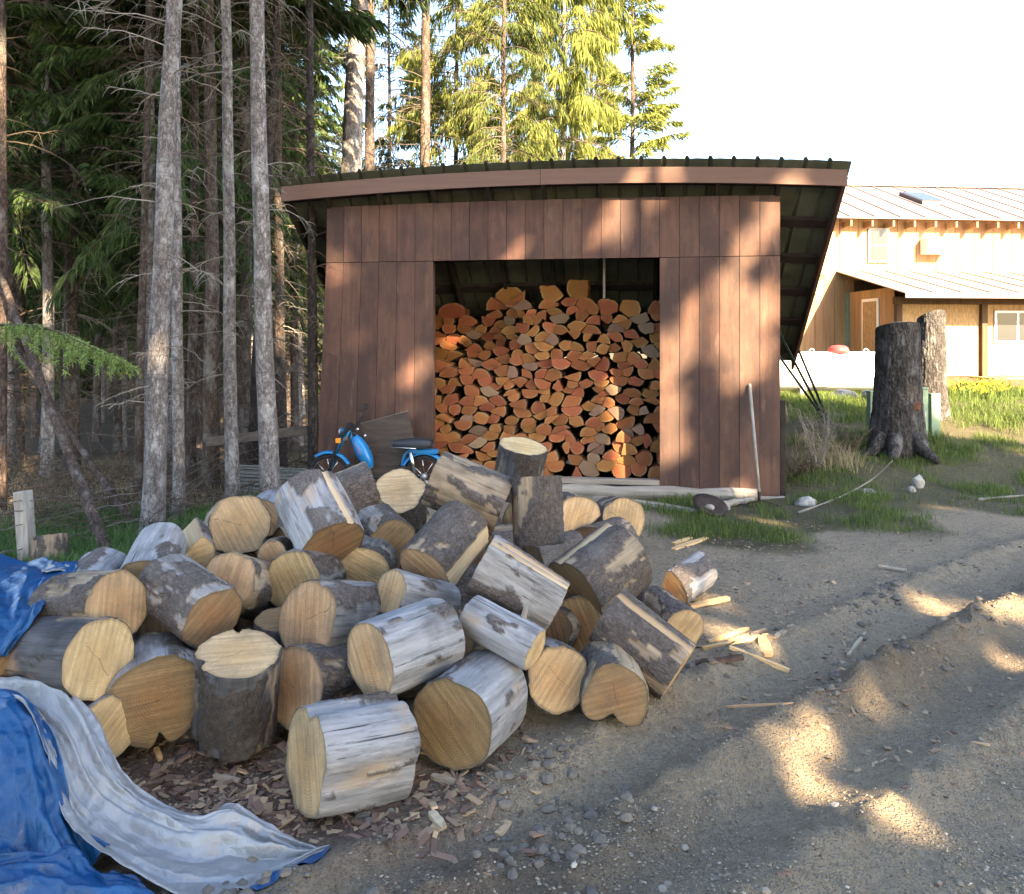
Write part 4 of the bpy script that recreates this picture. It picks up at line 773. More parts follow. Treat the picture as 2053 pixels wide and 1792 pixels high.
for i in range(n):                                      # saddle
    t = i/(n-1); x = 789+(869-789)*t; w = .085+.035*t; h = .048+.012*t; e = math.sin(math.pi*min(max(.04+.92*t, 0), 1))**.3
    for j in range(m):
        a = 2*math.pi*j/m; cx_, sy_ = math.cos(a), math.sin(a); V.append(mq(x, 901)+np.array([0, w*e*math.copysign(abs(cx_)**.6, cx_), h*e*math.copysign(abs(sy_)**.6, sy_)]))
for i in range(n-1):
    for j in range(m): Fc.append((i*m+j, i*m+(j+1) % m, (i+1)*m+(j+1) % m, (i+1)*m+j))
Fc += [tuple(range(m)), tuple((n-1)*m+j for j in range(m))[::-1]]
st_ = obj('seat', V, Fc, M['seat'], mp, smooth=True); MB().tube([mq(790,906.5,-.088), mq(840,908.5,-.118)], .005, 6).build('seat_trim', M['chrome'], st_, True)
for y in (-.09, .09): MB().tube([mq(828,916,y), mq(836,958,y)], [.022,.016], 12).build('shock_absorber', M['chrome'], mp, True)
MB().box(mq(795,975,-.06), mq(830,945,.06)).build('engine', M['rust'], mp, bevel=.02)
MB().tube([mq(812,985,-.03), mq(806,1008,-.16)], .012, 8).build('kickstand', M['black'], mp, True)
MB().hexa([mq(826,920,-.05), mq(880,920,-.05), mq(880,920,.05), mq(826,920,.05), mq(828,913,-.05), mq(880,912,-.05), mq(880,912,.05), mq(828,913,.05)]).build('rear_rack', M['blue_paint'], mp, bevel=.004)

# weathered plywood leaning on the wall
cs_ = [at(723,849,8.66), at(817,824,8.56), at(858,1000,8.30), at(764,1024,8.40)]; nrm = np.cross(cs_[1]-cs_[0], cs_[3]-cs_[0]); nrm /= np.linalg.norm(nrm); nrm *= np.sign(nrm[1])
c0 = sum(cs_)/4; o = MB().hexa([p-c0 for p in (cs_[3], cs_[2], cs_[1], cs_[0])]+[p-c0+nrm*.016 for p in (cs_[3], cs_[2], cs_[1], cs_[0])]).build('plywood_sheet', M['plywood_old']); o.location = c0; tag(o, 'dark weathered plywood offcut leaning on the shed wall behind the moped', 'plywood')
e = MB().beam(cs_[0]-c0+nrm*.008+(0,0,.002), cs_[1]-c0+nrm*.008+(0,0,.002), .015, .006).build('pale_edge', M['grey_timber'], o)

# rake leaning on the right panel
rk = at(1522,985,7.85); rk[2] = float(gz(rk[0], rk[1]))+.04; rt_ = wallpt(1503,770,-.035); rake = thing('garden_rake', 'rake with pale wooden handle leaning on the shed right of the bay', 'rake', rk)
MB().tube([(0,0,.10), rt_-rk], .0155, 12).build('handle', M['grey_post'], rake, True)
MB().tube([(0,0,.01), (0,.0,.11)], [.012,.019], 10).build('ferrule', M['rust'], rake, True)
hd = MB().tube([(-.17,-.03,-.02), (-.08,-.01,.005), (0,0,.015), (.08,-.01,.005), (.17,-.03,-.02)], .007, 8).build('head', M['rust'], rake, True)
for k in range(9): x = -.17+k*.0425; MB().tube([(x,-.03+.02*(1-abs(x)/.17),-.015+.02*(1-abs(x)/.17)), (x*1.03,-.08,-.03)], .004, 5).build('tine', M['rust'], hd)

# steel disc lying against the sill
dp = at(1424,1003,7.55); dp[2] = float(gz(dp[0], dp[1]))+.085; o = MB().lathe([(.02,-.03),(.10,-.022),(.17,.0),(.172,.004),(.10,-.016),(.02,-.024)], 32, Matrix.Rotation(R(24), 4, 'X')@Matrix.Rotation(R(10), 4, 'Y')).build('steel_disc', M['rust'], None, True); o.location = dp; tag(o, 'dark rusty dished disc lying at the foot of the shed by the rake', 'disc')

# ---------------------------------------------------------------- fence
fp0 = at(58,1140,6.5); fp0[2] = float(gz(fp0[0], fp0[1])); tp = at(46,984,6.55)
o = MB().beam(fp0-(0,0,.1), tp, .10, .12, (0,1,0)).build('fence_post', M['grey_post'], None, bevel=.012); tag(o, 'grey split fence post at the left behind the blue tarp', 'post')
o = MB().beam(at(415,886,9.6), at(618,862,9.2), .05, .11).build('fence_rail', M['fence_rail'], None, bevel=.006); tag(o, 'dark horizontal fence rail running to the crooked trunk by the shed', 'rail')
o = MB().beam(at(640,858,9.15), at(660,855,9.1), .05, .11).build('fence_rail', M['fence_rail'], None, bevel=.006); tag(o, 'short rail end between the crooked trunk and the shed corner', 'rail')
WL = [[(-40,1010,6.2),(48,1004,6.5),(200,985,7.2),(330,958,7.8),(480,885,9.2),(620,800,12.)], [(-40,1075,6.2),(52,1050,6.5),(200,1018,7.2),(340,990,7.8),(470,915,9.2),(618,868,10.)], [(-40,1110,6.2),(56,1098,6.5),(200,1058,7.2),(340,1025,7.8),(460,985,8.6)], [(-40,1030,6.1),(50,1022,6.5),(190,1000,7.2),(330,972,7.8),(470,900,9.2),(600,835,11.)]]
for k, L in enumerate(WL):
    P = catmull([at(*p) for p in L], 60); P[:, 2] += .006*np.sin(np.arange(60)*1.3+k); o = MB().tube(P, .0042, 5, False).build('fence_wire', M['wire']); tag(o, ('top', 'second lowest', 'lowest', 'second from top')[k]+' slack wire of the fence from the grey post to the trees', 'wire', 'fence wires')
for i, (lab, px0, px1, py0, py1, d) in enumerate((('corrugated metal panel fencing the gap between trunk and shed corner', 476, 545, 931, 1000, 9.0), ('corrugated metal panel end next to the shed corner', 545, 625, 936, 1003, 8.95))):
    a, b = at(px0, py0, d), at(px1, py0, d-.05); zb = at(px0, py1, d)[2]; H_ = a[2]-zb; V = []; n = 40
    for s in range(n+1):
        t = s/n; z = a[2]-H_*t; yo = -.018*(1 if (t*4.5) % 1 < .55 else 0)-.004*math.sin(t*60)
        V += [(a[0], a[1]+yo, z), (b[0], b[1]+yo, z-.01)]
    V = np.array(V); Fc = [(2*s, 2*s+1, 2*s+3, 2*s+2) for s in range(n)]; o = obj('corrugated_panel', V, Fc, M['corr']); sd_ = o.modifiers.new('s', 'SOLIDIFY'); sd_.thickness = .003; tag(o, lab, 'metal panel', 'corrugated fence panels')

# ---------------------------------------------------------------- two tall stumps and what stands round them
def stump(label, px, d, w_top, w_base, top_py, seed, scar=False):
    x = (px-CX)/F*d; z0 = float(gz(x, d)); H = at(px, top_py, d)[2]-z0; rt, rb = w_top/2/F*d, w_base/2/F*d; root = thing('tree_stump', label, 'stump', (x, d, z0), 0, 'tall stumps on the bank'); NT_, NZ = 110, 120
    TH, Z = np.meshgrid(2*np.pi*np.arange(NT_)/NT_, np.linspace(-.12, H, NZ)); t = np.clip(Z/H, 0, 1); r = rt+(rb-rt)*(1-t)**2.2; P = np.stack([np.cos(TH)*1.5+seed, np.sin(TH)*1.5, Z*.5], -1); r = r*(1+.14*(fbm(P, 2, 2)-.5)+.10*np.exp(-t*7)*np.cos(TH*5+seed))
    ridge = np.abs(fbm(np.stack([np.cos(TH)*11+seed, np.sin(TH)*11, Z*2.6], -1), 3, 4)-.5)*2; lip = fbm(np.stack([np.cos(TH)*26, np.sin(TH)*26+seed, Z*16], -1), 2, 9)-.5; r = r*(1+.11*(ridge-.3)+.05*lip)
    Z = Z+(t > .985)*.03*np.cos(TH+seed)+(t > .9)*(.06*np.cos(TH*1.0+1.0)*((t-.9)/.1)); V = np.stack([r*np.cos(TH), r*np.sin(TH), Z], -1).reshape(-1, 3); idx = np.arange(NT_*NZ).reshape(NZ, NT_); nx_ = np.roll(idx, -1, 1)
    obj('bark', V, np.stack([idx[:-1], nx_[:-1], nx_[1:], idx[1:]], -1).reshape(-1, 4), M['bark_stump'], root, smooth=True)
    top = V[idx[-1]]; cen = top.mean(0); V2 = np.concatenate([cen+(top-cen)*f for f in (1, .8, .6, .4, .2)]+[cen[None]]); V2[:, 2] -= .012; Fc = []; 
    for k in range(4):
        for j in range(NT_): Fc.append((k*NT_+j, k*NT_+(j+1) % NT_, (k+1)*NT_+(j+1) % NT_, (k+1)*NT_+j))
    for j in range(NT_): Fc.append((4*NT_+j, 4*NT_+(j+1) % NT_, 5*NT_))
    obj('cut_top', V2, Fc, M['old_scrap'], root, smooth=True)
    if scar:
        q = ray_plane(1838, 815, np.array([x, d-rt*1.12, 0]), np.array([0, -1., 0]))-np.array([x, d, z0]); mb = MB()
        for k in range(4): xo = -.035+.022*k; mb.tube([q+(xo*.5-.01, .05, -.09+rng.normal()*.02), q+(xo, .03, -.03), q+(xo*1.1+.01, .03, .03), q+(xo*.6+.03, .05, .09+rng.normal()*.02)], [.008, .022, .020, .006], 7)
        mb.build('bark_scar', plain('scar_wood', (.13,.055,.032), .9, var=.4), root)
        for a_ in (1.2, 2.1, 2.7, 5.2): MB().tube(catmull([np.array([rb*.7*math.cos(-a_), rb*.7*math.sin(-a_), .18]), np.array([rb*1.15*math.cos(-a_), rb*1.15*math.sin(-a_), .03]), np.array([rb*1.7*math.cos(-a_), rb*1.7*math.sin(-a_), -.06])], 8), np.linspace(.11, .04, 8), 10).build('root', M['bark_stump'], root, True)
    return root, H
s1, h1 = stump('tall dark-barked stump with a reddish scar, nearer of the two on the bank', 1799, 9.75, 82, 112, 655, 3, True)
s2, h2 = stump('lighter tall stump standing behind the scarred one', 1866, 11.6, 52, 66, 633, 8)
p = np.array(s1.location)+(.03, -.02, h1+.015); o = MB().lathe([(.05,0),(.085,.01),(.10,.04),(.10,.045),(.088,.042),(.07,.015)], 24).build('shallow_dish', M['concrete'], None, True); o.location = p; tag(o, 'small pale dish on top of the nearer stump', 'dish')
for lab, px, d, w, top in (('taller green utility pedestal beside the stump', 1851, 10.4, .085, 778), ('green utility pedestal right of the taller one', 1870, 10.6, .13, 790), ('green utility pedestal edge left of the stump', 1747, 10.5, .09, 785)):
    x = (px-CX)/F*d; z0 = float(gz(x, d))-.03; H = at(px, top, d)[2]-z0; pd = thing('utility_pedestal', lab, 'pedestal', (x, d, z0), .15, 'green utility pedestals'); MB().box((-w/2,-w/2,0),(w/2,w/2,H-.02)).build('housing', M['green_ped'], pd, bevel=.008); MB().box((-w/2-.006,-w/2-.006,H-.018),(w/2+.006,w/2+.006,H+.012)).build('cap', M['green_ped'], pd, bevel=.008); MB().box((-.01,-w/2-.005,H*.45),(.01,-w/2-.0005,H*.55)).build('latch', M['steel'], pd)
for k, (a, da, b, db) in enumerate((((1664,852),10.9,(1552,585),10.1),((1656,846),10.85,(1548,640),9.7),((1668,862),10.8,(1545,690),9.5))):
    p, q = at(*a, da), at(*b, db); p[2] = min(p[2], float(gz(p[0], p[1]))+.25); t = thing('steel_fence_post', ('uppermost', 'middle', 'lowest')[k]+' of the dark steel posts leaning on the shed\'s right side', 'post', p, 0, 'steel posts leaning on the shed'); L_ = q-p
    MB().beam((0,0,0), L_, .034, .010).build('flange', M['tpost'], t); MB().beam((0,0,0), L_, .008, .034).build('rib', M['tpost'], t); c = L_*.14; MB().beam(c-np.array([0,.0,.10]), c+np.array([0,.0,.10]), .10, .006).build('anchor_plate', M['tpost'], t)
# pale rocks
def rock(label, px, py, w, z=None, seed=0, d=None, h=.6):
    p = gnd(px, py) if d is None else at(px, py, d); zz = float(gz(p[0], p[1])); p = gnd(px, py, zz) if d is None else p; r0 = w/2/F*p[1]; n, m = 18, 24; V = []; 
    for i in range(n+1):
        a = math.pi*i/n
        for j in range(m): b = 2*math.pi*j/m; V.append((math.sin(a)*math.cos(b), math.sin(a)*math.sin(b), math.cos(a)))
    V = np.array(V); f = 1+.9*(fbm(V*1.3+seed*3.1, 3, seed)-.5); V = (V*f[:, None]*(1+.5*(fbm(V*2.6+seed, 2, seed+2)-.5)-.25*np.abs(fbm(V*5+seed, 2, seed+6)-.5))[:, None]*.85)*np.array([r0*1.1, r0*.9, r0*h*1.25]); idx = np.arange((n+1)*m).reshape(n+1, m); nx_ = np.roll(idx, -1, 1)
    o = obj('rock', V, np.stack([idx[:-1], nx_[:-1], nx_[1:], idx[1:]], -1).reshape(-1, 4), M['stone'], smooth=True); o.location = (p[0], p[1], float(gz(p[0], p[1]))+r0*h*.35); tag(o, label, 'rock', 'pale rocks'); return o
rock('pale angular rock on the grass right of the rake', 1618, 1012, 52, seed=1, h=.45); rock('white lichen-spotted rock against the foot of the scarred stump', 1842, 962, 26, seed=2, h=1.3); rock('smaller white rock above the stump-foot rock', 1828, 930, 17, seed=3, h=.9)
rock('fist-size pale stone left of the stump on the bank', 1745, 925, 20, seed=4); rock('pale stone on the bank below the steel posts', 1735, 955, 22, seed=5); rock('grey boulder at the end of the white tank', 1745, 780, 46, seed=6, d=12.6); rock('low grey stone row under the white tank', 1690, 787, 60, seed=7, d=12.9, h=.5); rock('white pebble beside the arched log', 1312, 1640, 14, seed=8); rock('grey oblong stone in the wheel track', 1675, 1610, 18, seed=9); rock('small white stone near the steel disc', 1455, 1022, 22, seed=10); rock('pale stone on forest floor behind the corrugated panel', 745*.82, 919, 16, seed=11, d=11.)
# dead limb, branch and boards at the shed's foot
def limb(name, lab, pts, r0, r1, mat='grey_timber', cat='branch', group=None):
    P = []
    for px, py in pts:
        z = 0.
        for _ in range(4): p = gnd(px, py, z); z = float(gz(p[0], p[1]))
        P.append(p+(0, 0, max(r0, r1)*.8))
    o = MB().tube(catmull(P, 16), np.linspace(r0, r1, 16)*(1+.15*np.sin(np.arange(16)*2.1)), 9).build(name, M[mat], None, True); return tag(o, lab, cat, group)
limb('driftwood_limb', 'bleached thick limb lying before the steel disc', [(1418,1030),(1455,1018),(1510,1008)], .045, .028, cat='limb')
limb('fallen_branch', 'thin pale branch lying on the bank below the scarred stump', [(1600,1030),(1680,1000),(1745,965),(1790,925)], .012, .005, 'twig_pale')
limb('fallen_branch', 'long pale stick along the right border beside the road', [(1960,1005),(2010,1000),(2070,995)], .018, .01, 'twig_pale')
def scrap(lab, a, b, w, t=.014, mat='fresh_wood', lift=0., name='wood_scrap', group='wood scraps on the dirt'):
    P = []
    for px, py in (a, b):
        z = 0.
        for _ in range(4): p = gnd(px, py, z); z = float(gz(p[0], p[1]))
        P.append(p+(0, 0, t*.6+lift))
    p, q = P; d = q-p; L_ = np.linalg.norm(d); d /= L_; s = np.cross(d, (0, 0, 1.)); s /= np.linalg.norm(s); u = np.cross(s, d); V = []; n = 5; rg = np.random.default_rng(int(a[0]+a[1]))
    for i in range(n+1):
        c = (p+q)/2*0+d*(i/n-.5)*L_; ww = w/2*(1+rg.normal()*.10)*(.75 if i in (0, n) else 1); tt = t/2*(1+rg.normal()*.15); V += [c-s*ww-u*tt, c+s*ww-u*tt, c+s*ww*.96+u*tt, c-s*ww*.96+u*tt]
    Fc = [(0,1,2,3), tuple(n*4+k for k in (3,2,1,0))]
    for i in range(n):
        for k in range(4): Fc.append((i*4+k, (i+1)*4+k, (i+1)*4+(k+1) % 4, i*4+(k+1) % 4))
    o = obj(name, V, Fc, M[mat]); o.location = (p+q)/2; return tag(o, lab, 'wood scrap', group)
scrap('pinkish flat board scrap on the grass near the shed doorway', (1350,1103), (1416,1080), .055); scrap('curled bark strip beside the pinkish board scrap', (1350,1092), (1385,1080), .04, mat='fresh_wood')
scrap('straight fresh splinter leading from the lone half log', (1382,1220), (1460,1203), .04, .02); scrap('long thin fresh splinter pointing up right from the heap', (1408,1303), (1540,1276), .022); scrap('short broad fresh board piece below the long splinters', (1528,1282), (1540,1318), .055); scrap('long stick slanting down right below the splinters', (1462,1302), (1582,1350), .022, .02, 'fresh_wood'); scrap('thin splinter above the long splinter', (1420,1290), (1500,1262), .02); scrap('pale splinter right of the board piece', (1555,1280), (1590,1258), .025, mat='old_scrap'); scrap('fine splinter crossing beneath the long splinter', (1460,1290), (1535,1265), .018)
scrap('dark bark strip right of the slanting striped log', (1395,1335), (1490,1322), .035, .02, 'split_bark'); scrap('weathered flat stick on the bank edge of the road', (1762,1138), (1818,1146), .045, mat='old_scrap'); scrap('forked grey stick lying in the road', (1700,1318), (1735,1272), .018, .015, 'old_scrap'); scrap('thin straw-coloured stick across the lit road patch', (1448,1419), (1590,1412), .008, .008, 'fresh_wood')
scrap('pale flat chip in front of the big silver round', (866,1560), (912,1573), .03, mat='old_scrap'); scrap('bark-edged chunk on dirt in front of the silver rounds', (864,1634), (890,1668), .03, .018, 'old_scrap'); scrap('dark wet chunk near the tip of the tarp', (775,1690), (795,1712), .035, .012, 'split_bark'); scrap('pale short stub beside the upright notched round', (312,1505), (322,1528), .022, .016, 'fresh_wood'); scrap('grey splinter among the bark litter', (430,1560), (480,1570), .02, mat='old_scrap'); scrap('reddish bark plate beneath the front silver round', (600,1640), (640,1625), .07, .012, 'split_bark'); scrap('loose bark plate right of the front silver round', (735,1630), (800,1608), .05, .012, 'split_bark')
scrap('weathered board along the foot of the shed left of the disc', (1290,1012), (1400,1028), .09, .03, 'grey_timber'); scrap('second weathered board under the first one at the shed foot', (1190,1000), (1330,1016), .08, .03, 'grey_timber', .0)

# ---------------------------------------------------------------- white gas tank
tx, ty = (1685-CX)/F*13.6, 13.6; tz = at(1685, 744, 13.6)[2]; g0 = float(gz(tx, ty)); gt = thing('gas_tank', 'long white gas tank with red dome lid behind the shed, before the house', 'gas tank', (tx, ty, g0), .06); rt_ = .33; hz = tz-g0; Lh = 1.15
prof = [(.02, -Lh-.20)]+[(rt_*math.sin(R(a)), -Lh-.20*math.cos(R(a))) for a in (15, 30, 50, 70, 90)]+[(rt_*math.sin(R(a)), Lh+.20*math.cos(R(a))) for a in (90, 70, 50, 30, 15)]+[(.02, Lh+.20)]
MB().lathe(prof, 40, Matrix.Translation((0, 0, hz))@Matrix.Rotation(R(90), 4, 'Y')).build('shell', M['tank_white'], gt, True)
MB().lathe([(.17,-.02),(.17,.03),(.15,.075),(.10,.105),(.02,.115)], 28, Matrix.Translation((-.05, -.03, hz+rt_))).build('dome_lid', M['red'], gt, True)
for x in (-.75, .75): MB().box((x-.06,-.26,-.06),(x+.06,.26,hz-rt_*.80)).build('leg', M['concrete'], gt, bevel=.01)
for x in (-.5, .45): MB().torus((x, 0, hz+rt_+.012), .04, .008, 14, 6).build('lifting_lug', M['tank_white'], gt, True)

# ---------------------------------------------------------------- house
hs_ = thing('timber_house', 'two-storey timber house with metal roofs and a boarded porch, at the right', 'house', (9.12, 22., 0), R(5))
def hb_(name, lo, hi, mat, parent=None, bevel=0): return MB().box(lo, hi).build(name, M[mat], parent or hs_, bevel=bevel)
X1 = 8.5
for i in range(34):
    x = -.95+i*.28; hb_('wall_board', (x, -.02-.006*(i % 2), 3.3), (x+.272, .02, 5.0), 'house_board')
for i in range(9):
    x = -2.2+i*.28; hb_('wall_board', (x, -.02-.006*(i % 2), .35), (x+.272, .02, 3.45), 'house_board')
hb_('wall_core', (-2.2, .03, .3), (X1, 6.5, 4.9), 'house_dark')
hb_('green_door', (.06,-.06,.5), (.40,-.022,2.95), 'green_ped')
def win(name, x0, x1, z0, z1, y, fm='white', sash=True):
    w = hb_(name, (x0, y-.05, z0), (x1, y, z1), fm, bevel=.005)
    if sash: zc = (z0+z1)/2; sp = ((x0+.06, x1-.06, z0+.06, zc-.025), (x0+.06, x1-.06, zc+.025, z1-.06))
    else: xc = (x0+x1)/2; sp = ((x0+.06, xc-.03, z0+.06, z1-.06), (xc+.03, x1-.06, z0+.06, z1-.06))
    for a, b, c, d in sp: hb_('pane', (a, y-.056, c), (b, y-.051, d), 'glass', w)
win('upper_window', .70, 1.30, 3.78, 4.74, -.03, 'concrete'); 
ac = hb_('air_conditioner', (2.22,-.38,4.02), (2.85,-.03,4.46), 'white', bevel=.01)
for k in range(7): hb_('louvre', (2.28,-.388,4.08+k*.045), (2.79,-.381,4.10+k*.045), 'steel', ac)
def slab(name, P, t, mat, parent=None):
    P = [np.array(p, float) for p in P]; return MB().hexa(P+[p+(0, 0, t) for p in P]).build(name, M[mat], parent or hs_)
ez_, rz_ = 4.93, 6.6
npan = 13; x0_ = -.75
for i in range(npan):
    a, b = x0_+i*.72, x0_+(i+1)*.72-.008; slab('roof_sheet', [(a+.25*0,-.50,ez_), (b,-.50,ez_), (b,3.6,rz_), (a,3.6,rz_)], .03, 'house_roof'); slab('standing_seam', [(b-.02,-.50,ez_+.031), (b+.02,-.50,ez_+.031), (b+.02,3.6,rz_+.031), (b-.02,3.6,rz_+.031)], .03, 'house_roof')
slab('rear_roof', [(x0_,3.6,rz_-.02), (x0_+npan*.72,3.6,rz_-.02), (x0_+npan*.72,7.4,ez_), (x0_,7.4,ez_)], .03, 'house_roof')
hb_('ridge_cap', (x0_,3.5,rz_+.05), (x0_+npan*.72,3.7,rz_+.09), 'house_roof')
for i in range(15): x = -.62+i*.60; hb_('rafter_tail', (x,-.46,ez_-.20), (x+.05,-.03,ez_-.045), 'house_board')
def on_roof(y): return ez_+(y+.5)/4.1*(rz_-ez_)
sk = slab('skylight', [(3.0,1.1,on_roof(1.1)+.03), (3.75,1.1,on_roof(1.1)+.03), (3.75,2.3,on_roof(2.3)+.03), (3.0,2.3,on_roof(2.3)+.03)], .12, 'plastic_dark'); slab('pane', [(3.06,1.18,on_roof(1.18)+.155), (3.69,1.18,on_roof(1.18)+.155), (3.69,2.22,on_roof(2.22)+.155), (3.06,2.22,on_roof(2.22)+.155)], .006, 'glass', sk)
vp = MB().tube([(1.35,2.6,on_roof(2.6)), (1.35,2.6,on_roof(2.6)+.42)], .11, 16).build('roof_vent', M['steel'], hs_, True); MB().lathe([(.05,0),(.17,.0),(.17,.05),(.05,.11)], 16, Matrix.Translation((1.35,2.6,on_roof(2.6)+.44))).build('vent_cap', M['rust'], vp, True)
PO = -2.35                                              # porch front
for i in range(12):
    a, b = -.2+i*.72, -.2+(i+1)*.72-.008; slab('porch_roof_sheet', [(a,PO-.95,2.72), (b,PO-.95,2.72), (b,-.03,3.52), (a,-.03,3.52)], .025, 'house_roof'); slab('standing_seam', [(b-.02,PO-.95,2.746), (b+.02,PO-.95,2.746), (b+.02,-.03,3.546), (b-.02,-.03,3.546)], .022, 'house_roof')
hb_('porch_fascia', (-.2,PO-.98,2.62), (X1,PO-.95,2.735), 'house_roof'); hb_('porch_beam', (.1,PO-.06,2.52), (X1,PO+.08,2.70), 'house_dark')
for x in (.12, 2.34, 5.2): hb_('porch_post', (x,PO-.08,.72), (x+.14,PO+.06,2.52), 'house_dark')
for i, (a, b) in enumerate(((.27,1.30),(1.305,2.33),(2.49,2.70),(3.95,5.19),(5.35,6.6))): hb_('osb_panel', (a,PO+.02,.74), (b,PO+.035,2.52), 'osb')
hb_('osb_panel', (2.705,PO+.02,.74), (3.945,PO+.035,1.55), 'osb'); hb_('osb_panel', (2.705,PO+.02,2.38), (3.945,PO+.035,2.52), 'osb'); win('front_window', 2.71, 3.94, 1.56, 2.37, PO+.03, 'white', False)
for i in range(8): y = PO+.1+i*.27; hb_('side_board', (.14,y,.74), (.165,y+.262,2.95), 'house_board')
dr = hb_('side_door', (.10,PO+.75,.76), (.135,PO+1.55,2.72), 'white', bevel=.006); hb_('door_leaf', (.085,PO+.83,.78), (.098,PO+1.47,2.64), 'osb', dr)
for i in range(6): hb_('deck_board', (1.9,PO-.20-.15*(i+1),.70), (X1,PO-.20-.15*i-.008,.74), 'house_board')
hb_('deck_joist', (1.9,PO-1.1,.52), (X1,PO-1.06,.695), 'house_dark'); hb_('porch_skirt', (.12,PO+.05,.3), (X1,PO+.09,.735), 'house_dark')

# ---------------------------------------------------------------- tarp
def net(ctrl, nu, nv, amp, seed, fold=(3., 1.), thick=True):
    C = np.array([[at(p[0], p[1], p[2]*(1.05 if p[2] < 2.9 else 1.)) for p in row] for row in ctrl]); A = np.stack([catmull(C[i], nv) for i in range(len(C))]); G = np.stack([catmull(A[:, j], nu) for j in range(nv)], 1)
    du = np.gradient(G, axis=0); dv = np.gradient(G, axis=1); N = np.cross(du, dv); N /= np.linalg.norm(N, axis=2, keepdims=True)+1e-9; N *= np.where(N[..., 2:] < 0, -1, 1)
    U, Vv = np.meshgrid(np.arange(nu)/nu, np.arange(nv)/nv, indexing='ij'); Q = np.stack([U*fold[0]+seed, Vv*fold[1], 0*U], -1); f = 1-2*np.abs(fbm(Q+.35*fbm(Q*2, 2, seed)[..., None], 2, seed)-.5)*2; f2 = 1-np.abs(fbm(Q*np.array([2.0, 1.5, 1])+.8*fbm(Q*3, 2, seed+4)[..., None], 2, seed+5)-.5)*4; f3 = fbm(G*26.+seed, 3, seed+9)-.5
    f4 = 1-np.abs(fbm(G*15.+seed, 2, seed+7)-.5)*5; G = G+N*(amp*(f-.5)*1.35+amp*.5*(f2-.5)+amp*.10*(f4-.5)+amp*.12*f3)[..., None]
    zg = gz(G[..., 0], G[..., 1])+.006; G[..., 2] = np.maximum(G[..., 2], zg); idx = np.arange(nu*nv).reshape(nu, nv)
    return G.reshape(-1, 3), np.stack([idx[:-1,:-1], idx[1:,:-1], idx[1:,1:], idx[:-1,1:]], -1).reshape(-1, 4)
tl = at(60, 1450, 2.6); tl[2] = 0; tarp = thing('tarp', 'crumpled blue tarp with silver underside thrown over the left of the heap', 'tarp', tl)
def tpart(name, ctrl, mat, nu, nv, amp, seed, fold):
    V, Q = net(ctrl, nu, nv, amp, seed, fold); o = obj(name, V-tl, Q, M[mat], tarp, smooth=True); s = o.modifiers.new('s', 'SOLIDIFY'); s.thickness = .002; s.offset = 0; return o
silver = [[(-80,1368,2.86),(-80,1385,2.76),(-80,1408,2.68)],[(40,1368,2.84),(30,1384,2.75),(10,1404,2.66)],[(110,1378,2.80),(85,1402,2.70),(52,1434,2.60)],[(190,1432,2.70),(130,1468,2.60),(85,1520,2.48)],[(243,1548,2.58),(175,1570,2.50),(118,1640,2.36)],[(320,1618,2.52),(245,1640,2.44),(182,1712,2.28)],[(412,1645,2.47),(345,1690,2.37),(270,1765,2.22)],[(466,1614,2.50),(452,1700,2.36),(390,1815,2.17)],[(540,1655,2.46),(530,1715,2.35),(500,1792,2.21)],[(610,1690,2.42),(605,1722,2.36),(590,1746,2.31)],[(660,1712,2.39),(658,1716,2.385),(655,1721,2.375)]]
tpart('silver_side', silver, 'tarp_silver', 260, 110, .048, 3, (1.5, 3.6))
blue = [[(-80,1408,2.675),(-90,1450,2.58),(-140,1500,2.50),(-160,1600,2.4)],[(10,1404,2.655),(-30,1480,2.52),(-100,1540,2.45),(-160,1650,2.33)],[(52,1435,2.595),(12,1510,2.47),(-60,1570,2.39),(-150,1700,2.25)],[(85,1521,2.475),(40,1600,2.36),(-40,1670,2.27),(-150,1750,2.17)],[(118,1641,2.355),(75,1680,2.28),(-10,1735,2.19),(-120,1800,2.1)],[(182,1713,2.275),(120,1735,2.23),(30,1780,2.15),(-80,1840,2.06)]]
blue = [[(r_[0][0]+38, r_[0][1]-12, r_[0][2]+.035)]+r_ for r_ in blue]
tpart('blue_side', blue, 'tarp_blue', 120, 120, .042, 12, (1.6, 3.0))
flap = [[(-60,1718,2.23),(-60,1760,2.17),(-60,1850,2.05)],[(70,1712,2.255),(70,1752,2.19),(80,1850,2.06)],[(150,1706,2.28),(160,1760,2.19),(190,1850,2.07)],[(190,1712,2.275),(230,1760,2.20),(290,1850,2.08)],[(270,1752,2.235),(310,1785,2.19),(380,1840,2.10)]]
tpart('blue_flap', flap, 'tarp_blue', 90, 60, .030, 21, (2.4, 2.0))
edge = [[(500,1794,2.208),(515,1812,2.185)],[(590,1748,2.305),(606,1768,2.268)],[(630,1733,2.345),(640,1748,2.31)],[(656,1722,2.372),(662,1734,2.345)]]
tpart('blue_hem', edge, 'tarp_blue', 60, 16, .010, 31, (4., 1.))
upper = [[(-120,1100,3.95),(0,1114,3.85),(70,1121,3.8),(118,1130,3.72),(158,1126,3.66)],[(-120,1150,3.5),(0,1158,3.5),(70,1152,3.5),(115,1150,3.5),(152,1150,3.52)],[(-120,1210,3.2),(0,1212,3.2),(45,1205,3.2),(80,1190,3.25),(108,1178,3.32)],[(-120,1280,3.02),(-20,1275,3.02),(25,1262,3.02),(52,1240,3.05),(84,1222,3.1)],[(-120,1360,2.90),(-50,1345,2.92),(-12,1330,2.93),(8,1315,2.95),(38,1292,2.98)]]
tpart('blue_cover', upper, 'tarp_blue', 110, 100, .030, 41, (2.2, 2.2))
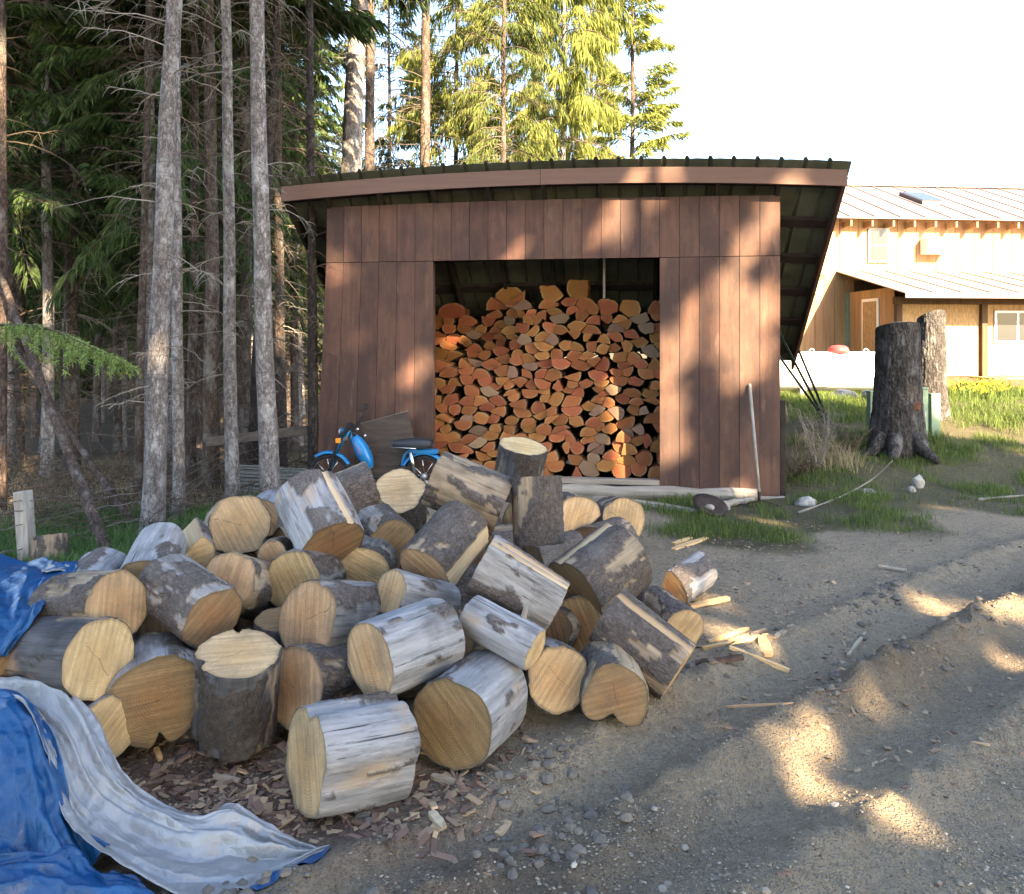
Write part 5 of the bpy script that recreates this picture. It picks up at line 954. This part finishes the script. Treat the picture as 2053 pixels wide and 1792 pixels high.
tpart('silver_fold', [[(82,1140,3.55),(120,1133,3.6),(150,1131,3.63)],[(88,1149,3.47),(120,1146,3.5),(146,1144,3.52)]], 'tarp_silver', 30, 50, .012, 44, (2., 2.))

# ---------------------------------------------------------------- grass, gravel, chips, brush
def blades(n, fx, hgt, wid, seed, lean=.5):
    r = np.random.default_rng(seed); P = fx(n, r); n = len(P); h = hgt*r.uniform(.35, 1.25, n); a = r.uniform(0, 6.283, n); d = np.stack([np.cos(a), np.sin(a), 0*a], 1); s = np.stack([-np.sin(a), np.cos(a), 0*a], 1)*(wid*r.uniform(.6, 1.4, n))[:, None]; l = (lean*r.uniform(.1, 1.3, n)*h)[:, None]
    m = P+d*l*.35+np.array([0, 0, .62])*h[:, None]; t = P+d*l+np.array([0, 0, 1.])*(h*.95)[:, None]
    V = np.stack([P-s, P+s, m+s*.7, m-s*.7, t], 1).reshape(-1, 3); i = np.arange(n)[:, None]*5; F4 = np.concatenate([i+np.array([[0,1,2,3]]), i+np.array([[3,2,4,4]])]); F4 = F4[:n]; F3 = i+np.array([[3,2,4]])
    return V, np.concatenate([i+np.array([[0,1,2]]), i+np.array([[0,2,3]]), F3]), np.repeat(r.random(n), 5)
def scat(x0, x1, y0, y1, mask):
    def f(n, r):
        x = r.uniform(x0, x1, n*3); y = r.uniform(y0, y1, n*3); k = r.random(n*3) < mask(x, y); x, y = x[k][:n], y[k][:n]; return np.stack([x, y, gz(x, y)-.005], 1)
    return f
def clump(x, y, sc=2.4, s=41): return sm(fbm(np.stack([x*sc, y*sc, 0*x], -1), 3, s), .44, .60)
def stuff(name, lab, cat, V, Q, mat, t): tag(obj(name, V, Q, M[mat], attrs=dict(tint=t)), lab, cat, kind='stuff')
V, Q, t = blades(70000, scat(.9, 13, 6.2, 13.5, lambda x, y: grassmask(x, y)*(.04+clump(x, y))), .085, .003, 1); stuff('grass', 'short green grass between the shed, the bank and the road', 'grass', V, Q, 'grass', t)
V, Q, t = blades(2200, scat(2.8, 4.0, 8.8, 12.5, lambda x, y: clump(x, y, 1.6, 43)), .22, .0035, 2, 1.0); stuff('dry_grass', 'long dry grass on the bank beside the shed', 'grass', V, Q, 'dry_grass', t)
V, Q, t = blades(42000, scat(2.9, 13, 8.9, 15.5, lambda x, y: clump(x, y, 1.3, 45)), .15, .0035, 3, .8); stuff('bank_grass', 'taller green grass on the bank round the stumps', 'grass', V, Q, 'grass', t)
V, Q, t = blades(26000, scat(7, 20, 13, 21, lambda x, y: .9+0*x), .16, .008, 4, .7); stuff('lawn', 'sunlit lawn before the house', 'grass', V, Q, 'grass', t)
V, Q, t = blades(14000, scat(-5.2, -2.6, 5.6, 8.6, lambda x, y: clump(x, y, 1.2, 47)), .16, .0035, 5, .8); stuff('forest_grass', 'green grass along the fence at the forest edge', 'grass', V, Q, 'leafy_green', t)
V, Q, t = blades(30000, scat(-9, -1.2, 7.2, 14, lambda x, y: .6+0*x), .10, .003, 6, 1.2); stuff('forest_litter', 'dry needles and dead grass on the forest floor', 'litter', V, Q, 'dry_grass', t)
# daffodils by the porch
for k in range(14):
    px, d = 1905+rng.uniform(0, 130), rng.uniform(12.8, 14.5); x = (px-CX)/F*d; z = float(gz(x, d)); pl = thing('daffodil', 'yellow daffodil clump in the bed before the porch', 'flower', (x, d, z), 0, 'daffodils before the porch'); V, Q, t = blades(40, lambda n, r: np.c_[r.normal(0, .06, (n, 2)), np.zeros(n)], .28, .006, 60+k, .4); obj('leaves', V, Q, M['grass'], pl, attrs=dict(tint=t))
    r = np.random.default_rng(k); n = 22; P = np.c_[r.normal(0, .12, (n, 2)), r.uniform(.16, .34, n)]; V, Q = sprays(P, r.normal(0, 1, (n, 3)), np.full(n, .05), np.full(n, .03), r); obj('petals', V, Q, M['flower_yellow'], pl, attrs=dict(tint=np.repeat(r.random(n), 4)))['kind'] = 'stuff'
# gravel
OCT = np.array([(1,0,0),(-1,0,0),(0,1,0),(0,-1,0),(0,0,1),(0,0,-1)], float); OF = np.array([(0,2,4),(2,1,4),(1,3,4),(3,0,4),(2,0,5),(1,2,5),(3,1,5),(0,3,5)])
_m = lambda a, b: (OCT[a]+OCT[b])/np.linalg.norm(OCT[a]+OCT[b])*1.02
_E = sorted({tuple(sorted((f[i], f[(i+1) % 3]))) for f in OF.tolist() for i in range(3)}); RO = np.concatenate([OCT, [_m(*e) for e in _E]]); _I = {e: 6+i for i, e in enumerate(_E)}; RF = np.array([t for f in OF.tolist() for ab, bc, ca in [[_I[tuple(sorted((f[i], f[(i+1) % 3])))] for i in range(3)]] for t in ((f[0], ab, ca), (f[1], bc, ab), (f[2], ca, bc), (ab, bc, ca))])
def stones(n, x0, x1, y0, y1, smin, smax, seed, mask=None, pw=2.5, rnd=False):
    r = np.random.default_rng(seed); u = r.random(n*2); y = y0+(y1-y0)*u**1.5; hw = .68*y; x = np.clip(r.uniform(-1, 1, n*2)*hw, x0, x1); k = np.ones(n*2, bool) if mask is None else r.random(n*2) < mask(x, y); x, y = x[k][:n], y[k][:n]; n = len(x)
    s = smin+(smax-smin)*r.random(n)**pw; B, BF = (RO, RF) if rnd else (OCT, OF); nb = len(B); V = B[None]*s[:, None, None]*r.uniform(.78 if rnd else .6, 1.2, (n, nb, 1)); V[..., 0] *= r.uniform(.7, 1.4, (n, 1)); V[..., 2] *= .6; a = r.uniform(0, 6.28, n); c, q = np.cos(a), np.sin(a); X = V[..., 0]*c[:, None]-V[..., 1]*q[:, None]; Y = V[..., 0]*q[:, None]+V[..., 1]*c[:, None]; z = gz(x, y)+s*.15
    V = np.stack([X+x[:, None], Y+y[:, None], V[..., 2]+z[:, None]], -1).reshape(-1, 3); Q = (np.arange(n)[:, None, None]*nb+BF[None]).reshape(-1, 3); return V, Q, np.repeat(np.clip(r.normal(.42, .22, n), 0, 1), nb)
V, Q, t = stones(42000, -2.2, 5.5, 2.0, 8.5, .0022, .0085, 7, lambda x, y: (1-.7*grassmask(x, y))*(.25+clump(x, y, 2.0, 51))*((x > -.5) | (y > 2.7))); stuff('gravel', 'fine gravel scattered over the dirt yard and road', 'gravel', V, Q, 'gravel', t)
V, Q, t = stones(450, -1.5, 5.0, 2.1, 7.5, .004, .017, 8, lambda x, y: 1.*((x > -.45) | (y > 2.8)), rnd=True, pw=3.5); stuff('pebbles', 'larger pebbles strewn over the dirt road', 'gravel', V, Q, 'gravel', t)
V, Q, t = stones(5200, -1, 4.5, 2.0, 7.5, .006, .028, 9, lambda x, y: np.clip(np.exp(-((polydist(x, y, RUTS[0])+.28)/.12)**2)+.8*np.exp(-((polydist(x, y, RUTS[1])+.27)/.12)**2), 0, 1)*clump(x, y, 3.5, 53), 1.6, True); stuff('mud_clods', 'dark mud clods thrown up along the wheel ruts', 'mud', V, Q, 'gravel', t*.35)
def chips(n, fx, smin, smax, seed, thin=.25):
    r = np.random.default_rng(seed); P = fx(n, r); n = len(P); L = r.uniform(smin, smax, n); w = L*r.uniform(.12, .5, n); h = np.minimum(L*thin*r.uniform(.15, .5, n), .012); B = np.array([(-1,-1,-1),(1,-1,-1),(1,1,-1),(-1,1,-1),(-1,-1,1),(1,-1,1),(1,1,1),(-1,1,1)], float)*.5; V = B[None]*np.stack([L, w, h], -1)[:, None]*r.uniform(.75, 1.2, (n, 8, 1)); a = r.uniform(0, 6.28, n); e = r.normal(0, .22, n)
    X, Y, Z = V[..., 0], V[..., 1], V[..., 2]; X, Z = X*np.cos(e)[:, None]-Z*np.sin(e)[:, None], X*np.sin(e)[:, None]+Z*np.cos(e)[:, None]; X, Y = X*np.cos(a)[:, None]-Y*np.sin(a)[:, None], X*np.sin(a)[:, None]+Y*np.cos(a)[:, None]
    V = np.stack([X, Y, Z+(h*.4+L*np.abs(np.sin(e))*.25)[:, None]], -1)+P[:, None]; Q = (np.arange(n)[:, None, None]*8+np.array(BOXF)[None]).reshape(-1, 4); return V.reshape(-1, 3), Q, np.repeat(r.random(n), 8)
V, Q, t = chips(2600, scat(-1.9, .1, 2.25, 3.6, lambda x, y: np.exp(-(((x+.85)/.7)**2+((y-2.85)/.4)**2))*(y > 2.62-.20*(x+.9))), .012, .075, 11); stuff('bark_litter', 'reddish bark flakes and splinters before the heap', 'bark', V, Q, 'chips', t)
V, Q, t = chips(1100, scat(.2, 3.2, 3.0, 7.2, lambda x, y: np.exp(-((x-1.1-.12*y)/.7)**2)), .01, .06, 12); stuff('wood_chips', 'pale wood chips strewn right of the heap', 'wood chips', V, Q, 'chips', .55+.45*t)
V, Q, t = chips(700, scat(-.3, 4.0, 2.1, 6.5, lambda x, y: .7+0*x), .008, .045, 13); stuff('road_twigs', 'bits of bark and twig on the road', 'litter', V, Q, 'chips', t)
# brush of dead branches on the forest floor
lines = []
for k in range(420):
    px, d = rng.uniform(-30, 660), rng.uniform(7.2, 13); x = (px-CX)/F*d; z = float(gz(x, d)); 
    if px > 560 and d < 9.6: continue
    p = np.array([x, d, z+rng.uniform(0, .25)]); v = rng.normal(0, 1, 3); v[2] = abs(v[2])*.25; v /= np.linalg.norm(v); L_ = rng.uniform(.25, .9); s = np.linspace(0, 1, 5)[:, None]; q = p+v*L_*s+rng.normal(0, .03, (5, 3))*s; lines.append((q, .007, .002))
    for j in range(6): b0 = q[rng.integers(1, 5)]; u = v+rng.normal(0, .8, 3); l = L_*rng.uniform(.15, .4); lines.append((np.stack([b0, b0+u*l*.5, b0+u*l+(0, 0, -.04)]), .003, .001))
V, Q = tubes3(lines); stuff('dead_brush', 'tangle of grey dead brush on the forest floor along the fence', 'brush', V, Q, 'twig', np.zeros(len(V)))
def bush(lab, px, d, h, n, mat, seed, w=.25):
    x = (px-CX)/F*d; z = float(gz(x, d)); r = np.random.default_rng(seed); L = []
    for k in range(n):
        a = r.uniform(0, 6.28); t = np.array([math.cos(a)*w*r.uniform(.2, 1), math.sin(a)*w*r.uniform(.2, 1), h*r.uniform(.5, 1)]); s = np.linspace(0, 1, 6)[:, None]; q = t*s+r.normal(0, .02, (6, 3))*s; L.append((q, .004, .0015))
        for j in range(5): b0 = q[r.integers(2, 6)]; u = r.normal(0, 1, 3); L.append((np.stack([b0, b0+u*.05, b0+u*.09]), .002, .001))
    V, Q = tubes3(L); o = obj('dry_shrub', V, Q, M[mat]); o.location = (x, d, z-.01); tag(o, lab, 'shrub', 'dry shrubs on the bank')
bush('dry leafless shrub standing on the bank right of the shed corner', 1640, 8.9, .75, 30, 'twig_pale', 1); bush('low dry shrub by the shed corner post', 1600, 8.8, .35, 26, 'twig', 2); bush('dry twiggy shrub at the feet of the steel posts', 1650, 10.3, .4, 26, 'twig_pale', 3, .3)
bush('dry twiggy shrub left of the scarred stump', 1700, 9.6, .35, 30, 'twig', 4, .35)
